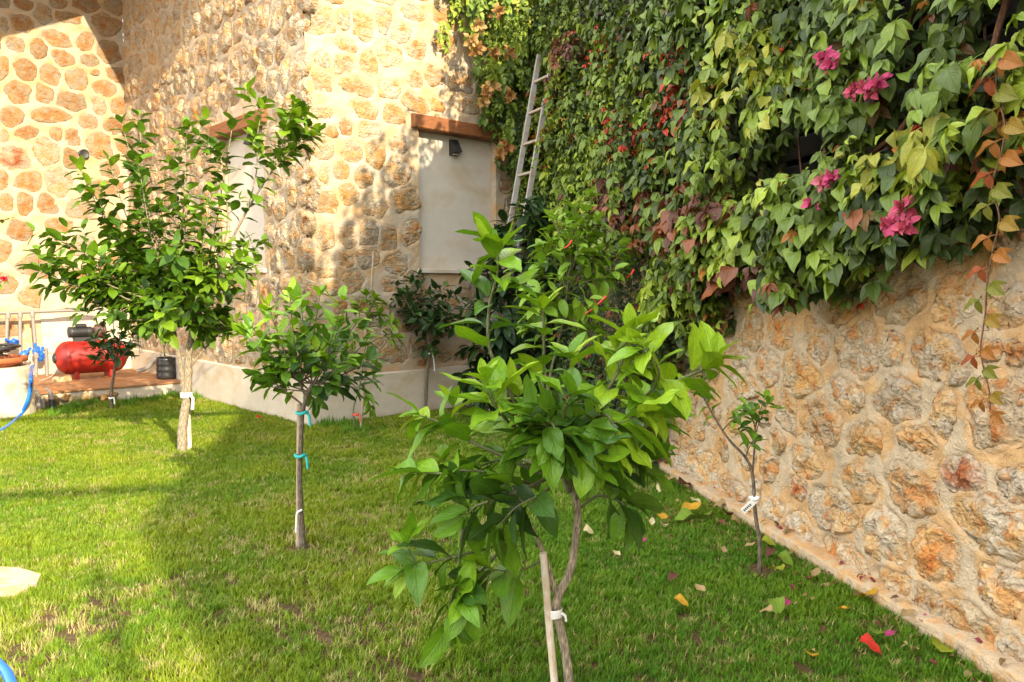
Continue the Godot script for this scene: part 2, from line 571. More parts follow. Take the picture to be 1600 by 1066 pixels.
# ------------------------------------------------------------------ plants
# branches: [points, radius at the base, radius at the tip, leaves from this share of its length on, tone 0 dark .. 1 pale]
func grow(root: Node3D, branches: Array, spec: Dictionary, rng: RandomNumberGenerator) -> void:
	var found := []
	var bark: Material = spec.bark
	for b in branches:
		var p := smooth(b[0], 5)
		var s := Shape.new()
		s.tube(p, tapered(p.size(), b[1], b[2]), spec.get("sides", 6), true, 0.06)
		put(b[5] if b.size() > 5 else "branch", s.mesh(), bark if b.size() > 5 else spec.get("branch_bark", bark), root)
		var length := 0.0
		for i in p.size() - 1: length += p[i].distance_to(p[i + 1])
		strew(found, p, length, b[3], b[4], spec, rng)
		for t in (spec.get("twigs", 0) if b[3] < 1.0 else 0):
			var at := int(lerpf(b[3], 0.95, rng.randf()) * (p.size() - 1))
			var d: Vector3 = (p[mini(at + 1, p.size() - 1)] - p[maxi(at - 1, 0)]).normalized()
			var side := d.cross(Vector3(rng.randf_range(-1, 1), rng.randf_range(-1, 1), rng.randf_range(-1, 1))).normalized()
			var out: Vector3 = (d * 0.6 + side + Vector3(0, spec.get("rise", 0.35), 0)).normalized()
			var l: float = spec.twig * rng.randf_range(0.6, 1.3)
			var q := PackedVector3Array([p[at], p[at] + out * l * 0.5, p[at] + (out + Vector3(0, spec.get("rise", 0.35) * 0.6, 0)).normalized() * l])
			var ts := Shape.new()
			ts.tube(q, PackedFloat32Array([b[2] * 0.9, b[2] * 0.7, b[2] * 0.5]), 4, true)
			put("twig", ts.mesh(), spec.get("twig_bark", bark), root)
			strew(found, q, l, 0.15, b[4], spec, rng)
	found.sort_custom(func(x, y): return x[0].origin.distance_squared_to(EYE) - x[3] * 3.0 < y[0].origin.distance_squared_to(EYE) - y[3] * 3.0)
	var meshes: Array = spec.meshes
	var rest := []
	var cols := PackedColorArray()
	for i in found.size():
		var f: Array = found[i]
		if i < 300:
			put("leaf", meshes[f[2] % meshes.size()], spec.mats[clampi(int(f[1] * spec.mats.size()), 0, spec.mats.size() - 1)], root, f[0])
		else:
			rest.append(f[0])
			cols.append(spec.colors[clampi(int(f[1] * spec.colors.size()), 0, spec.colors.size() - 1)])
	if rest.size(): many("foliage", meshes[0], spec.tinted, root, rest, cols)

func strew(found: Array, p: PackedVector3Array, length: float, from: float, tone: float, spec: Dictionary, rng: RandomNumberGenerator) -> void:
	if from >= 1.0: return
	var gap: float = spec.gap
	var n := maxi(1, int(length * (1.0 - from) / gap))
	var phi := rng.randf() * TAU
	for i in n + int(spec.get("tuft", 2)):
		var u := minf(from + (1.0 - from) * (i + rng.randf_range(0, 0.6)) / n, 1.0)
		var x := u * (p.size() - 1)
		var k := mini(int(x), p.size() - 2)
		var pos := p[k].lerp(p[k + 1], x - k)
		var d := (p[k + 1] - p[k]).normalized()
		var sd := d.cross(Vector3.UP if absf(d.y) < 0.93 else Vector3.RIGHT).normalized()
		phi += 2.4 + rng.randf_range(-0.4, 0.4)
		var rad := sd * cos(phi) + sd.cross(d) * sin(phi)
		var out: float = spec.out * rng.randf_range(0.7, 1.2)
		if u > 0.97: out *= 0.6
		var dir := (d * cos(out) + rad * sin(out) + Vector3(0, -spec.droop * rng.randf_range(0.3, 1.3), 0)).normalized()
		var up: Vector3 = (Vector3.UP * spec.get("flat", 1.0) + d * 0.8 + Vector3(rng.randf_range(-0.5, 0.5), rng.randf_range(-0.2, 0.4), rng.randf_range(-0.5, 0.5))).normalized()
		var size: float = rng.randf_range(spec.size.x, spec.size.y) * (0.75 if u > 0.95 else 1.0)
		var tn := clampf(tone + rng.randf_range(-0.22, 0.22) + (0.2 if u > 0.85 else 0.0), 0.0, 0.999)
		found.append([aim(pos + dir * size * 0.1, dir, up, size), tn, rng.randi(), size])

func bundle(name_: String, cols: Array, through: float, rough: float) -> Dictionary:
	var mats := []
	for c in cols: mats.append(leaf_mat(c.linear_to_srgb(), through, rough))
	return {"mats": mats, "colors": cols, "tinted": leaf_mat(Color.WHITE, through, rough, true)}

func band_tie(root: Node3D, called: String, at: Vector3, wide: float, deep: float, tall: float, m: Material, yaw := 0.0) -> void:
	var s := Shape.new()
	s.lathe([[0.93, -0.5], [1.0, -0.44], [0.97, -0.15], [1.03, -0.1], [0.98, 0.15], [1.02, 0.4], [0.94, 0.5]], 16)
	put(called, s.mesh(), m, root, Transform3D(Basis(Vector3.UP, yaw) * Basis.from_scale(Vector3(wide, tall, deep)), at))

func ring_tie(root: Node3D, called: String, at: Vector3, r: float, m: Material, tail := true) -> void:
	var p := []
	for i in 10: p.append(at + Vector3(cos(i * TAU / 9.0) * r, sin(i * 1.9) * 0.004, sin(i * TAU / 9.0) * r))
	if tail:
		p.append(at + Vector3(r * 1.5, -0.02, r * 0.8))
		p.append(at + Vector3(r * 1.7, -0.075, r * 1.0))
	put(called, tube_mesh(p, 0.011, 0.008, 5, 2), m, root)


const SUN := Vector3(0.478, 0.431, 0.765)
const DB := Vector3(0.734, 0.000, -0.679)
const DA := Vector3(0.679, 0.000, 0.734)
const DD := Vector3(0.189, 0.000, 0.982)
const NB := Vector3(0.679, 0.000, 0.734)
const NA := Vector3(-0.734, 0.000, 0.679)
const ND := Vector3(-0.982, 0.000, 0.189)
const K := Vector3(-2.279, 0.000, -8.938)
const J := Vector3(-6.379, 0.000, -13.370)
const DN := Vector3(2.060, 0.000, -3.139)
const X := Vector3(0.459, 0.000, -11.471)
const LA := 6.038
const LB := 3.730
const LD := 8.484
const PLATE := 0.2


func _ready() -> void:
	var cam := Camera3D.new()
	cam.name = "camera"
	cam.position = EYE
	cam.rotation_degrees = Vector3(-4.046, 0, 0)
	cam.fov = 46.4
	cam.near = 0.05
	cam.far = 200.0
	add_child(cam)
	cam.current = true
	var sky := ProceduralSkyMaterial.new()
	sky.sky_top_color = lin(0.90, 0.92, 0.94)
	sky.sky_horizon_color = lin(1.0, 0.95, 0.86)
	sky.sky_curve = 0.25
	sky.ground_bottom_color = lin(0.30, 0.27, 0.16)
	sky.ground_horizon_color = lin(0.55, 0.48, 0.34)
	sky.energy_multiplier = 1.78
	var env := Environment.new()
	env.background_mode = Environment.BG_SKY
	env.sky = Sky.new()
	env.sky.sky_material = sky
	env.tonemap_mode = Environment.TONE_MAPPER_LINEAR
	env.tonemap_exposure = 2.5
	env.sdfgi_enabled = true
	env.ssao_enabled = true
	env.ssil_enabled = true
	var we := WorldEnvironment.new()
	we.name = "world_environment"
	we.environment = env
	add_child(we)
	var sun := DirectionalLight3D.new()
	sun.name = "sun"
	sun.light_energy = 1.32
	sun.light_color = Color(1.0, 0.935, 0.81)
	sun.light_angular_distance = 0.55
	sun.shadow_enabled = true
	add_child(sun)
	sun.look_at_from_position(SUN * 30.0, Vector3.ZERO)

	R.seed = 20240
	N1.seed = 3
	N1.frequency = 1.0
	N1.fractal_octaves = 3
	N2.seed = 8
	N2.frequency = 1.0
	N2.fractal_octaves = 2
	make_textures()
	make_materials()
	ground()
	house()
	garden_wall()
	screen_fence()
	lawn()
	platform()
	pump_set()
	planter_and_hose()
	trees()
	climbers()
	ladder()
	litter()


func make_materials() -> void:
	M.stone = mat(Color.WHITE, 0.92, "stone", 0.9, "stone_relief", 2.6)
	M.stone.vertex_color_use_as_albedo = true
	M.mortar = mat(lin(0.57, 0.465, 0.33), 0.93, "mortar", 0.9, "mortar_relief", 1.5)
	M.house_mortar = mat(lin(0.49, 0.42, 0.33), 0.93, "mortar", 0.7, "mortar_relief", 1.0)
	M.plaster = mat(lin(0.62, 0.55, 0.45), 0.9, "plaster", 0.6, "plaster_relief", 0.35)
	M.panel = mat(lin(0.62, 0.57, 0.50), 0.85, "plaster", 0.45, "plaster_relief", 0.2)
	M.kerb = mat(lin(0.56, 0.44, 0.30), 0.92, "mortar", 1.3, "plaster_relief", 0.9)
	M.wood = mat(lin(0.40, 0.17, 0.06), 0.7, "wood", 1.6, "wood", 0.5)
	M.soil = mat(lin(0.20, 0.15, 0.07), 0.97, "soil", 0.8, "stone_relief", 2.0)
	M.tile = mat(lin(0.36, 0.19, 0.09), 0.75, "mortar", 0.8, "plaster_relief", 0.4)
	M.dark_metal = mat(lin(0.028, 0.027, 0.026), 0.5)
	M.darker = mat(lin(0.012, 0.012, 0.012), 0.8)
	M.black = mat(lin(0.02, 0.02, 0.02), 0.5)
	M.aluminium = mat(lin(0.42, 0.41, 0.40), 0.5, "plaster", 1.0)
	M.rung = mat(lin(0.46, 0.41, 0.35), 0.55, "plaster", 1.0)
	M.red_paint = mat(lin(0.36, 0.018, 0.012), 0.42, "plaster", 1.5)
	M.blue_plastic = mat(lin(0.015, 0.12, 0.50), 0.4)
	M.pipe = mat(lin(0.23, 0.205, 0.175), 0.5)
	M.terracotta = mat(lin(0.48, 0.14, 0.05), 0.75, "plaster", 1.0)
	M.hose = mat(lin(0.01, 0.14, 0.62), 0.35)
	M.white_cloth = mat(lin(0.75, 0.73, 0.68), 0.9)
	M.teal = mat(lin(0.02, 0.35, 0.33), 0.6)
	M.red_tie = mat(lin(0.6, 0.07, 0.04), 0.7)
	M.bark = mat(lin(0.66, 0.53, 0.35), 0.9, "bark", 3.0, "bark", 1.2)
	M.dark_bark = mat(lin(0.32, 0.25, 0.17), 0.9, "bark", 3.0, "bark", 1.0)
	M.green_bark = mat(lin(0.24, 0.25, 0.09), 0.7, "bark", 4.0)
	M.stake = mat(lin(0.72, 0.63, 0.52), 0.85, "plaster", 2.0, "bark", 0.5)
	M.grey_stake = mat(lin(0.42, 0.36, 0.30), 0.9, "mortar", 3.0, "bark", 0.8)
	M.vine_stem = mat(lin(0.26, 0.11, 0.045), 0.8, "bark", 4.0)
	M.stepping = mat(lin(0.52, 0.40, 0.27), 0.9, "mortar", 1.2, "plaster_relief", 0.8)


func ground() -> void:
	var s := Shape.new()
	for i in 2:
		for j in 2: s.add(Vector3(-60 + 120 * i, 0, 30 - 120 * j), Vector2(i, j))
	s.quad(0, 2, 3, 1)
	var o := put("ground", s.mesh(), M.soil, self)
	tag(o, "brown soil showing between the grass blades", "ground", "", "structure")


# ------------------------------------------------------------------ the house
func niche(parent: Node, xf: Transform3D, r: Rect2, lintel: Rect2) -> void:
	var w := Node3D.new()
	w.name = numbered(parent, "window")
	parent.add_child(w)
	var d := 0.11
	var s := Shape.new()
	s.box(Vector3(r.position.x - 0.03, r.position.y - 0.02, -d - 0.05), Vector3(r.end.x + 0.03, r.end.y + 0.05, -d), 0.0, xf)
	put("blank_panel", s.mesh(), M.panel, w)
	for k in 2:
		var q := Shape.new()
		var x := r.position.x if k == 0 else r.end.x
		q.box(Vector3(x - (0.03 if k == 0 else -0.001), r.position.y, -d + 0.002), Vector3(x + (-0.001 if k == 0 else 0.03), r.end.y + 0.02, -0.012), 0.006, xf)
		put("jamb", q.mesh(), M.house_mortar, w)
	var b := Shape.new()
	b.box(Vector3(r.position.x - 0.03, r.position.y - 0.055, -d), Vector3(r.end.x + 0.03, r.position.y, 0.045), 0.006, xf)
	put("sill", b.mesh(), M.panel, w)
	var l := Shape.new()
	l.box(Vector3(lintel.position.x, lintel.position.y, -d - 0.02), Vector3(lintel.end.x, lintel.end.y, 0.07), 0.012, xf)
	put("lintel", l.mesh(), M.wood, w)

func facade(house_: Node3D, called: String, xf: Transform3D, lo: Vector2, hi: Vector2, list: Array, holes: Array, proud: Vector2, rough: float, lift: float, cell: float, gap: float, flat: float, clinging := 0.8, pale := 0.85) -> void:
	var w := Node3D.new()
	w.name = called
	house_.add_child(w)
	list = clear_of(list, holes)
	var rads := lay(list, w, xf, R, proud, rough, flat, 18, 4, gap, clinging, pale)
	put("mortar", mortar_sheet(lo, hi, cell, holes, list, rads, lift, 0.03, 0.012), M.house_mortar, w, xf)
	var s := Shape.new()
	s.box(Vector3(lo.x, 0, -0.45), Vector3(hi.x, hi.y, -0.165), 0.0, xf)
	put("wall_core", s.mesh(), M.house_mortar, w)

func house() -> void:
	var h := thing("stone_house", "stone house with cream mortar, two blank window niches and a smooth plinth", "house")
	var top := 6.9
	# the facade that faces the sun
	var xb := Transform3D(stand(DB, NB), K)
	var wb := Rect2(1.53, 1.8, 1.28, 1.75)
	var lb := Rect2(1.42, 3.52, 1.52, 0.17)
	var list: Array = [[0.23, 4.56, 0.43, 0.33, 0], [0.48, 4.60, 0.24, 0.26, 0], [0.76, 4.59, 0.31, 0.36, 2], [1.05, 4.70, 0.26, 0.32, 0], [1.48, 4.91, 0.41, 0.22, 0], [1.27, 4.62, 0.37, 0.30, 0], [1.52, 4.47, 0.35, 0.25, 2], [1.11, 4.34, 0.43, 0.30, 0], [0.83, 4.19, 0.28, 0.32, 2], [0.53, 4.33, 0.33, 0.15, 3], [0.46, 4.10, 0.33, 0.23, 0], [0.68, 3.88, 0.49, 0.21, 3], [1.09, 3.93, 0.36, 0.24, 0], [0.24, 4.11, 0.26, 0.20, 0], [1.50, 4.10, 0.21, 0.25, 2], [0.78, 3.64, 0.41, 0.24, 3], [1.50, 3.83, 0.45, 0.22, 3], [1.17, 3.64, 0.33, 0.24, 2], [0.50, 3.40, 0.18, 0.23, 3], [0.81, 3.41, 0.32, 0.19, 0], [0.32, 3.32, 0.21, 0.15, 2], [0.21, 3.53, 0.29, 0.15, 0], [0.59, 3.13, 0.31, 0.26, 0], [0.91, 3.14, 0.32, 0.35, 2], [0.44, 2.91, 0.24, 0.23, 2], [0.74, 2.85, 0.31, 0.29, 2], [0.23, 2.85, 0.15, 0.26, 0], [0.54, 2.65, 0.27, 0.26, 2], [0.24, 2.53, 0.32, 0.26, 2], [1.26, 3.30, 0.24, 0.25, 4], [1.21, 2.94, 0.40, 0.36, 4], [1.34, 2.66, 0.38, 0.31, 2], [0.20, 3.13, 0.29, 0.28, 0], [1.81, 3.85, 0.29, 0.17, 2], [2.23, 4.23, 0.42, 0.35, 4], [2.30, 3.93, 0.46, 0.23, 4], [0.22, 2.14, 0.28, 0.30, 0], [0.52, 2.16, 0.26, 0.31, 1], [0.80, 2.19, 0.33, 0.31, 4], [1.07, 2.15, 0.28, 0.35, 2], [1.41, 2.24, 0.25, 0.33, 3], [0.77, 1.92, 0.37, 0.26, 4], [1.20, 1.85, 0.35, 0.29, 0], [0.50, 1.89, 0.26, 0.20, 1], [0.58, 1.65, 0.26, 0.25, 2], [0.24, 1.79, 0.25, 0.30, 0], [0.26, 1.57, 0.28, 0.19, 0], [1.10, 1.62, 0.25, 0.20, 1], [0.39, 1.33, 0.19, 0.20, 3], [0.66, 1.35, 0.23, 0.17, 3], [1.13, 0.78, 0.49, 0.30, 0], [1.50, 0.81, 0.34, 0.27, 0], [1.55, 0.63, 0.26, 0.09, 3], [1.92, 0.68, 0.28, 0.16, 2], [2.18, 0.68, 0.29, 0.16, 2], [0.45, 0.98, 0.19, 0.17, 3], [0.87, 0.92, 0.27, 0.23, 0]]
	fill_stones(list, Vector2(0.02, 0.56), Vector2(LB, top), Vector2(0.3, 0.62), Vector2(0.26, 0.42), R, [wb, lb], 170, [0, 0, 0, 1, 2, 2])
	facade(h, "sunny_facade", xb, Vector2(0, 0), Vector2(LB + 0.4, top), list, [wb, Rect2(lb.position, Vector2(lb.size.x, 0.17))], Vector2(0.006, 0.018), 0.026, 0.008, 0.05, 0.016, 0.05, 0.65, 0.76)
	niche(h, xb, wb, lb)
	# the facade the light only grazes; s runs from the inner corner to the outer one
	var xa := Transform3D(stand(DA, NA), J)
	var wa := Rect2(LA - 2.32, 1.8, 1.26, 1.75)
	var la := Rect2(LA - 2.48, 3.52, 1.56, 0.17)
	var ra := RandomNumberGenerator.new()
	ra.seed = 77
	var sa := []
	var y := 0.60
	while y < top - 0.1:
		var hh := ra.randf_range(0.30, 0.40)
		var x := ra.randf_range(-0.25, 0.1)
		while x < LA - 0.1:
			var ww := ra.randf_range(0.21, 0.38)
			if x > 0.0: sa.append([x + ww * 0.5, y + hh * 0.5 + ra.randf_range(-0.11, 0.11), ww * 1.30, hh * ra.randf_range(1.1, 1.4), [0, 0, 4, 4, 0, 1, 1, 4, 0, 3 if ra.randf() < 0.4 else 4][ra.randi() % 10]])
			x += ww + 0.015
		y += hh + 0.015
	sa = clear_of(sa, [wa.grow(0.02), la])
	facade(h, "shaded_facade", xa, Vector2(0, 0), Vector2(LA, top), sa, [wa, la], Vector2(0.022, 0.05), 0.055, 0.014, 0.05, 0.011, 0.20)
	niche(h, xa, wa, la)
	# rear wall, left of the inner corner
	var xc := Transform3D(stand(DB, NB), J)
	var sc: Array = [[-1.40, 5.85, 0.32, 0.19, 1], [-0.94, 5.98, 0.27, 0.20, 1], [-0.54, 6.05, 0.41, 0.24, 2], [-0.12, 6.12, 0.36, 0.31, 0], [-1.45, 5.57, 0.32, 0.26, 1], [-1.16, 5.76, 0.27, 0.33, 0], [-0.80, 5.79, 0.43, 0.17, 2], [-0.26, 5.79, 0.42, 0.41, 1], [-1.68, 5.50, 0.14, 0.22, 0], [-1.54, 5.23, 0.26, 0.22, 0], [-1.22, 5.23, 0.24, 0.33, 3], [-0.97, 5.42, 0.39, 0.26, 2], [-0.56, 5.47, 0.25, 0.37, 3], [-0.23, 5.37, 0.39, 0.38, 2], [-1.73, 4.83, 0.17, 0.38, 3], [-1.42, 4.88, 0.32, 0.36, 3], [-0.90, 5.15, 0.37, 0.27, 3], [-1.09, 4.85, 0.30, 0.33, 3], [-0.72, 4.84, 0.34, 0.37, 0], [-0.44, 5.01, 0.14, 0.12, 2], [-0.09, 5.03, 0.33, 0.28, 2], [-0.51, 5.19, 0.29, 0.24, 0], [-1.53, 4.51, 0.34, 0.36, 3], [-1.17, 4.55, 0.27, 0.30, 2], [-0.79, 4.50, 0.47, 0.30, 3], [-0.31, 4.78, 0.39, 0.28, 3], [-0.40, 4.50, 0.23, 0.31, 0], [-0.05, 4.53, 0.40, 0.28, 2], [-1.62, 4.13, 0.34, 0.36, 3], [-1.11, 4.24, 0.54, 0.25, 3], [-0.57, 4.20, 0.29, 0.27, 0], [-0.18, 4.19, 0.36, 0.28, 2], [-1.45, 3.93, 0.35, 0.23, 2], [-1.05, 3.95, 0.21, 0.27, 3], [-0.81, 3.92, 0.22, 0.30, 3], [-1.74, 3.84, 0.14, 0.23, 0], [-0.43, 3.87, 0.39, 0.45, 3], [0.03, 3.93, 0.34, 0.35, 2], [-1.18, 3.69, 0.39, 0.47, 0], [-1.61, 3.52, 0.43, 0.36, 5], [-0.85, 3.60, 0.25, 0.37, 2], [-1.43, 3.19, 0.38, 0.30, 3], [-1.04, 3.21, 0.37, 0.47, 0], [-1.79, 3.18, 0.14, 0.36, 3], [-1.75, 2.85, 0.20, 0.32, 3], [-1.52, 2.84, 0.23, 0.36, 3], [-1.20, 2.86, 0.27, 0.33, 3]]
	for o in sc: o[4] = [0, 3, 3, 3, 1, 5][o[4]]
	fill_stones(sc, Vector2(-5.2, 0.6), Vector2(-0.05, top), Vector2(0.3, 0.7), Vector2(0.22, 0.45), R, [Rect2(-1.5, 0.5, 1.5, 0.75)], 150, [0, 3, 3, 2, 3, 1])
	facade(h, "rear_facade", xc, Vector2(-5.4, 0), Vector2(0, top), sc, [], Vector2(0.004, 0.014), 0.020, 0.006, 0.06, 0.02, 0.04, 0.12, 0.62)
	# smooth plinth along all three
	for k in 3:
		var q := Shape.new()
		var xf: Transform3D = [xb, xa, xc][k]
		var x0: float = [-0.05, 0.0, -5.4][k]
		var x1: float = [LB + 0.3, LA + 0.047, -0.053][k]
		q.box(Vector3(x0, 0.0, -0.02), Vector3(x1, [0.54, 0.541, 0.52][k], [0.05, 0.053, 0.05][k]), 0.012, xf)
		put("plinth", q.mesh(), M.plaster, h)
	# rendered panel behind the pump
	var pn: Array = [1.37, 1.23, 1.34, 0.49]
	var p := Shape.new()
	for z in [0.0, 0.035]:
		p.add(Vector3(-pn[2], 0.53, z))
		p.add(Vector3(-0.06, 0.53, z))
		p.add(Vector3(-0.06, pn[1] - 0.02, z))
		p.add(Vector3(-pn[0], pn[1], z))
	p.quad(4, 5, 6, 7)
	p.quad(3, 2, 6 - 4 + 4, 7)
	p.quad(0, 4, 7, 3)
	put("rendered_panel", p.mesh(), M.plaster, h, xc)
	# eaves above the frame
	var poly := PackedVector2Array([Vector2(-9.60, -7.40), Vector2(-5.95, -7.40), Vector2(-5.74, -9.12), Vector2(-5.54, -10.94), Vector2(-3.60, -9.10), Vector2(-2.88, -7.98), Vector2(-2.40, -7.85), Vector2(-2.36, -8.85), Vector2(-6.38, -13.37), Vector2(-9.60, -10.39)])
	var e := Shape.new()
	var tri := Geometry2D.triangulate_polygon(poly)
	for z in [7.0, 7.2]:
		for v2 in poly: e.add(Vector3(v2.x, z, v2.y))
	var n := poly.size()
	for i in range(0, tri.size(), 3):
		e.tri(tri[i], tri[i + 1], tri[i + 2])
		e.tri(tri[i] + n, tri[i + 2] + n, tri[i + 1] + n)
	for i in n: e.quad(i, (i + 1) % n, (i + 1) % n + n, i + n)
	put("eaves", e.mesh(), M.plaster, h)
	# lamps and the vent on the walls
	var lamps := [[xb, [2.15, 3.37], "black wedge wall lamp on the blank panel of the sunny facade"], [xa, [4.55, 3.41], "black wedge wall lamp on the panel of the grazed facade, behind the leaves"]]
	for l in lamps:
		var xf: Transform3D = l[0]
		var o := thing("wall_lamp", l[2], "wall lamp", xf * Vector3(l[1][0], l[1][1], -0.108), "wall lamps in the window niches")
		o.basis = xf.basis
		var b := Shape.new()
		var f := [Vector3(-0.055, 0.1, 0), Vector3(0.055, 0.1, 0), Vector3(0.055, -0.1, 0), Vector3(-0.055, -0.1, 0), Vector3(-0.055, 0.1, 0.05), Vector3(0.055, 0.1, 0.05), Vector3(0.055, -0.06, 0.14), Vector3(-0.055, -0.06, 0.14)]
		for q in [[4, 7, 6, 5], [0, 4, 5, 1], [0, 3, 7, 4], [1, 5, 6, 2], [3, 2, 6, 7]]:
			var fp := []
			for k in q: fp.append(f[k])
			b.face(fp)
		put("housing", b.mesh(), M.black, o)
		var g := Shape.new()
		g.box(Vector3(-0.035, -0.098, 0.03), Vector3(0.035, -0.082, 0.085), 0.004)
		put("glass", g.mesh(), M.aluminium, o)
	var v := thing("vent_pipe", "round black vent pipe end set in the rear wall above the lemon tree", "vent", Vector3(-6.863, 3.684, -12.922))
	v.basis = stand(DB, NB)
	var t := Shape.new()
	var prof := []
	t.lathe([[0.0, 0.0], [0.058, 0.0], [0.062, 0.01], [0.074, 0.01], [0.076, 0.0], [0.076, -0.05]], 24)
	put("collar", t.mesh(), M.black, v, Transform3D(Basis(Vector3.RIGHT, PI / 2), Vector3(0, 0, 0.045)))


# ------------------------------------------------------------------ the garden wall on the right
func garden_wall() -> void:
	var w := thing("garden_wall", "rough limestone garden wall with smeared ochre mortar under the creeper", "wall")
	var xf := Transform3D(stand(DD, ND), DN)
	var list: Array = [[-2.38, 1.53, 0.41, 0.20, 2], [-2.64, 1.31, 0.26, 0.17, 2], [-2.26, 1.27, 0.26, 0.32, 2], [-1.90, 1.30, 0.35, 0.26, 3], [-1.51, 1.27, 0.30, 0.31, 1], [-1.30, 1.45, 0.45, 0.20, 2], [-0.80, 1.54, 0.42, 0.28, 2], [-0.43, 1.54, 0.28, 0.28, 4], [-0.13, 1.53, 0.22, 0.24, 4], [-1.12, 1.26, 0.37, 0.41, 1], [-0.83, 1.28, 0.20, 0.21, 1], [-0.52, 1.26, 0.43, 0.27, 4], [-2.44, 1.12, 0.32, 0.25, 0], [-2.06, 1.07, 0.34, 0.26, 1], [-1.67, 1.06, 0.40, 0.30, 2], [-2.37, 0.90, 0.38, 0.18, 0], [-1.19, 1.01, 0.32, 0.20, 1], [-0.79, 1.03, 0.42, 0.26, 4], [-0.46, 1.03, 0.16, 0.30, 0], [-0.18, 1.08, 0.31, 0.31, 3], [-1.81, 0.82, 0.28, 0.28, 1], [-1.45, 0.80, 0.46, 0.28, 3], [-1.05, 0.78, 0.36, 0.19, 2], [-0.63, 0.86, 0.28, 0.15, 1], [-1.90, 0.61, 0.23, 0.17, 2], [-0.15, 1.80, 0.21, 0.18, 1], [-0.40, 1.78, 0.30, 0.17, 4], [-0.07, 1.32, 0.09, 0.11, 3], [-2.09, 0.72, 0.22, 0.14, 1], [-0.20, 1.32, 0.14, 0.10, 3], [-2.89, 0.63, 0.33, 0.22, 1], [-1.58, 0.53, 0.38, 0.21, 4], [-1.63, 0.38, 0.21, 0.18, 5], [-1.06, 0.53, 0.35, 0.22, 2], [-0.33, 0.76, 0.30, 0.19, 5], [-0.65, 0.60, 0.36, 0.26, 3], [-0.06, 0.77, 0.20, 0.17, 1], [-1.30, 0.34, 0.55, 0.29, 4], [-0.84, 0.32, 0.40, 0.33, 0], [-1.18, 0.10, 0.54, 0.20, 3], [-0.48, 0.35, 0.35, 0.31, 3], [-0.16, 0.59, 0.44, 0.30, 4], [-1.66, 0.11, 0.40, 0.25, 0], [-1.92, 0.15, 0.34, 0.16, 0], [-3.12, 0.18, 1.02, 0.32, 0], [-2.56, 0.16, 0.47, 0.16, 1], [-3.28, 0.28, 0.48, 0.20, 1], [-0.77, 0.12, 0.37, 0.17, 2], [-0.51, 0.12, 0.30, 0.14, 2], [-0.10, 0.34, 0.25, 0.25, 1], [-0.24, 0.12, 0.43, 0.18, 2], [-0.03, 0.10, 0.16, 0.15, 1], [-2.02, 0.42, 0.28, 0.20, 3], [-2.32, 0.42, 0.31, 0.19, 0]]
	var rg := RandomNumberGenerator.new()
	rg.seed = 41
	fill_stones(list, Vector2(-5.6, 0.05), Vector2(1.5, 2.12), Vector2(0.16, 0.36), Vector2(0.14, 0.3), rg, [], 190, [0, 1, 2, 2, 3, 4])
	var rads := lay(list, w, xf, rg, Vector2(0.016, 0.034), 0.046, 0.16, 34, 5, 0.010, 0.7)
	put("mortar", mortar_sheet(Vector2(-5.6, 0.0), Vector2(1.5, 2.15), 0.02, [], list, rads, 0.007, 0.03, 0.016), M.mortar, w, xf)
	var s := Shape.new()
	s.box(Vector3(-LD, 0, -0.35), Vector3(-5.6, 2.15, 0.0), 0.01, xf)
	s.box(Vector3(-5.6, 0, -0.35), Vector3(1.5, 2.13, -0.06), 0.01, xf)
	s.box(Vector3(1.5, 0, -0.35), Vector3(8.3, 2.15, 0.0), 0.01, xf)
	put("wall_core", s.mesh(), M.mortar, w)
	var c := Shape.new()
	c.box(Vector3(-LD, 2.151, -0.36), Vector3(8.3, 2.19, 0.015), 0.01, xf)
	put("coping", c.mesh(), M.mortar, w)
	# the low footing strip along its base
	var f := Shape.new()
	var n := 90
	for i in n + 1:
		var x := lerpf(-LD + 0.05, 1.6, float(i) / n)
		var j := 0.012 * N1.get_noise_2d(x * 3.0, 4.0)
		var k := 0.010 * N1.get_noise_2d(x * 4.0, 14.0)
		for q in [Vector2(0.10 + j, -0.02), Vector2(0.098 + j, 0.055 + k), Vector2(0.088 + j, 0.072 + k), Vector2(0.04, 0.082 + k), Vector2(-0.01, 0.088 + k)]:
			f.add(Vector3(x, q.y, q.x))
	for i in n:
		for k in 4: f.quad(i * 5 + k, (i + 1) * 5 + k, (i + 1) * 5 + k + 1, i * 5 + k + 1)
	put("footing", f.mesh(), M.kerb, w, xf)

func screen_fence() -> void:
	var o := thing("slatted_screen", "tall dark metal screen of horizontal slats standing on the garden wall", "screen")
	var xf := Transform3D(stand(DD, ND), DN)
	var y := 2.25
	var x1 := 8.3
	while y < 5.7:
		var s := Shape.new()
		s.box(Vector3(-LD - 0.1, y, -0.24), Vector3(x1, y + 0.135, -0.215), 0.006, xf)
		put("slat", s.mesh(), M.dark_metal, o)
		y += 0.175
	var b := Shape.new()
	b.box(Vector3(-LD - 0.1, 2.2, -0.33), Vector3(x1, 5.82, -0.30), 0.0, xf)
	put("backing_sheet", b.mesh(), M.darker, o)
	for k in 9:
		var p := Shape.new()
		var x := -LD + 0.1 + k * 2.2
		p.box(Vector3(x, 2.19, -0.295), Vector3(x + 0.06, 5.80, -0.245), 0.004, xf)
		put("post", p.mesh(), M.dark_metal, o)
	# the two beams that reach out over the lawn
	for q in [[7.0, 1.9], [3.3, 2.9]]:
		var m := Shape.new()
		m.box(Vector3(q[0] - 0.04, 5.5, -0.21), Vector3(q[0] + 0.04, 5.6, q[1]), 0.006, xf)
		put("beam", m.mesh(), M.dark_metal, o)


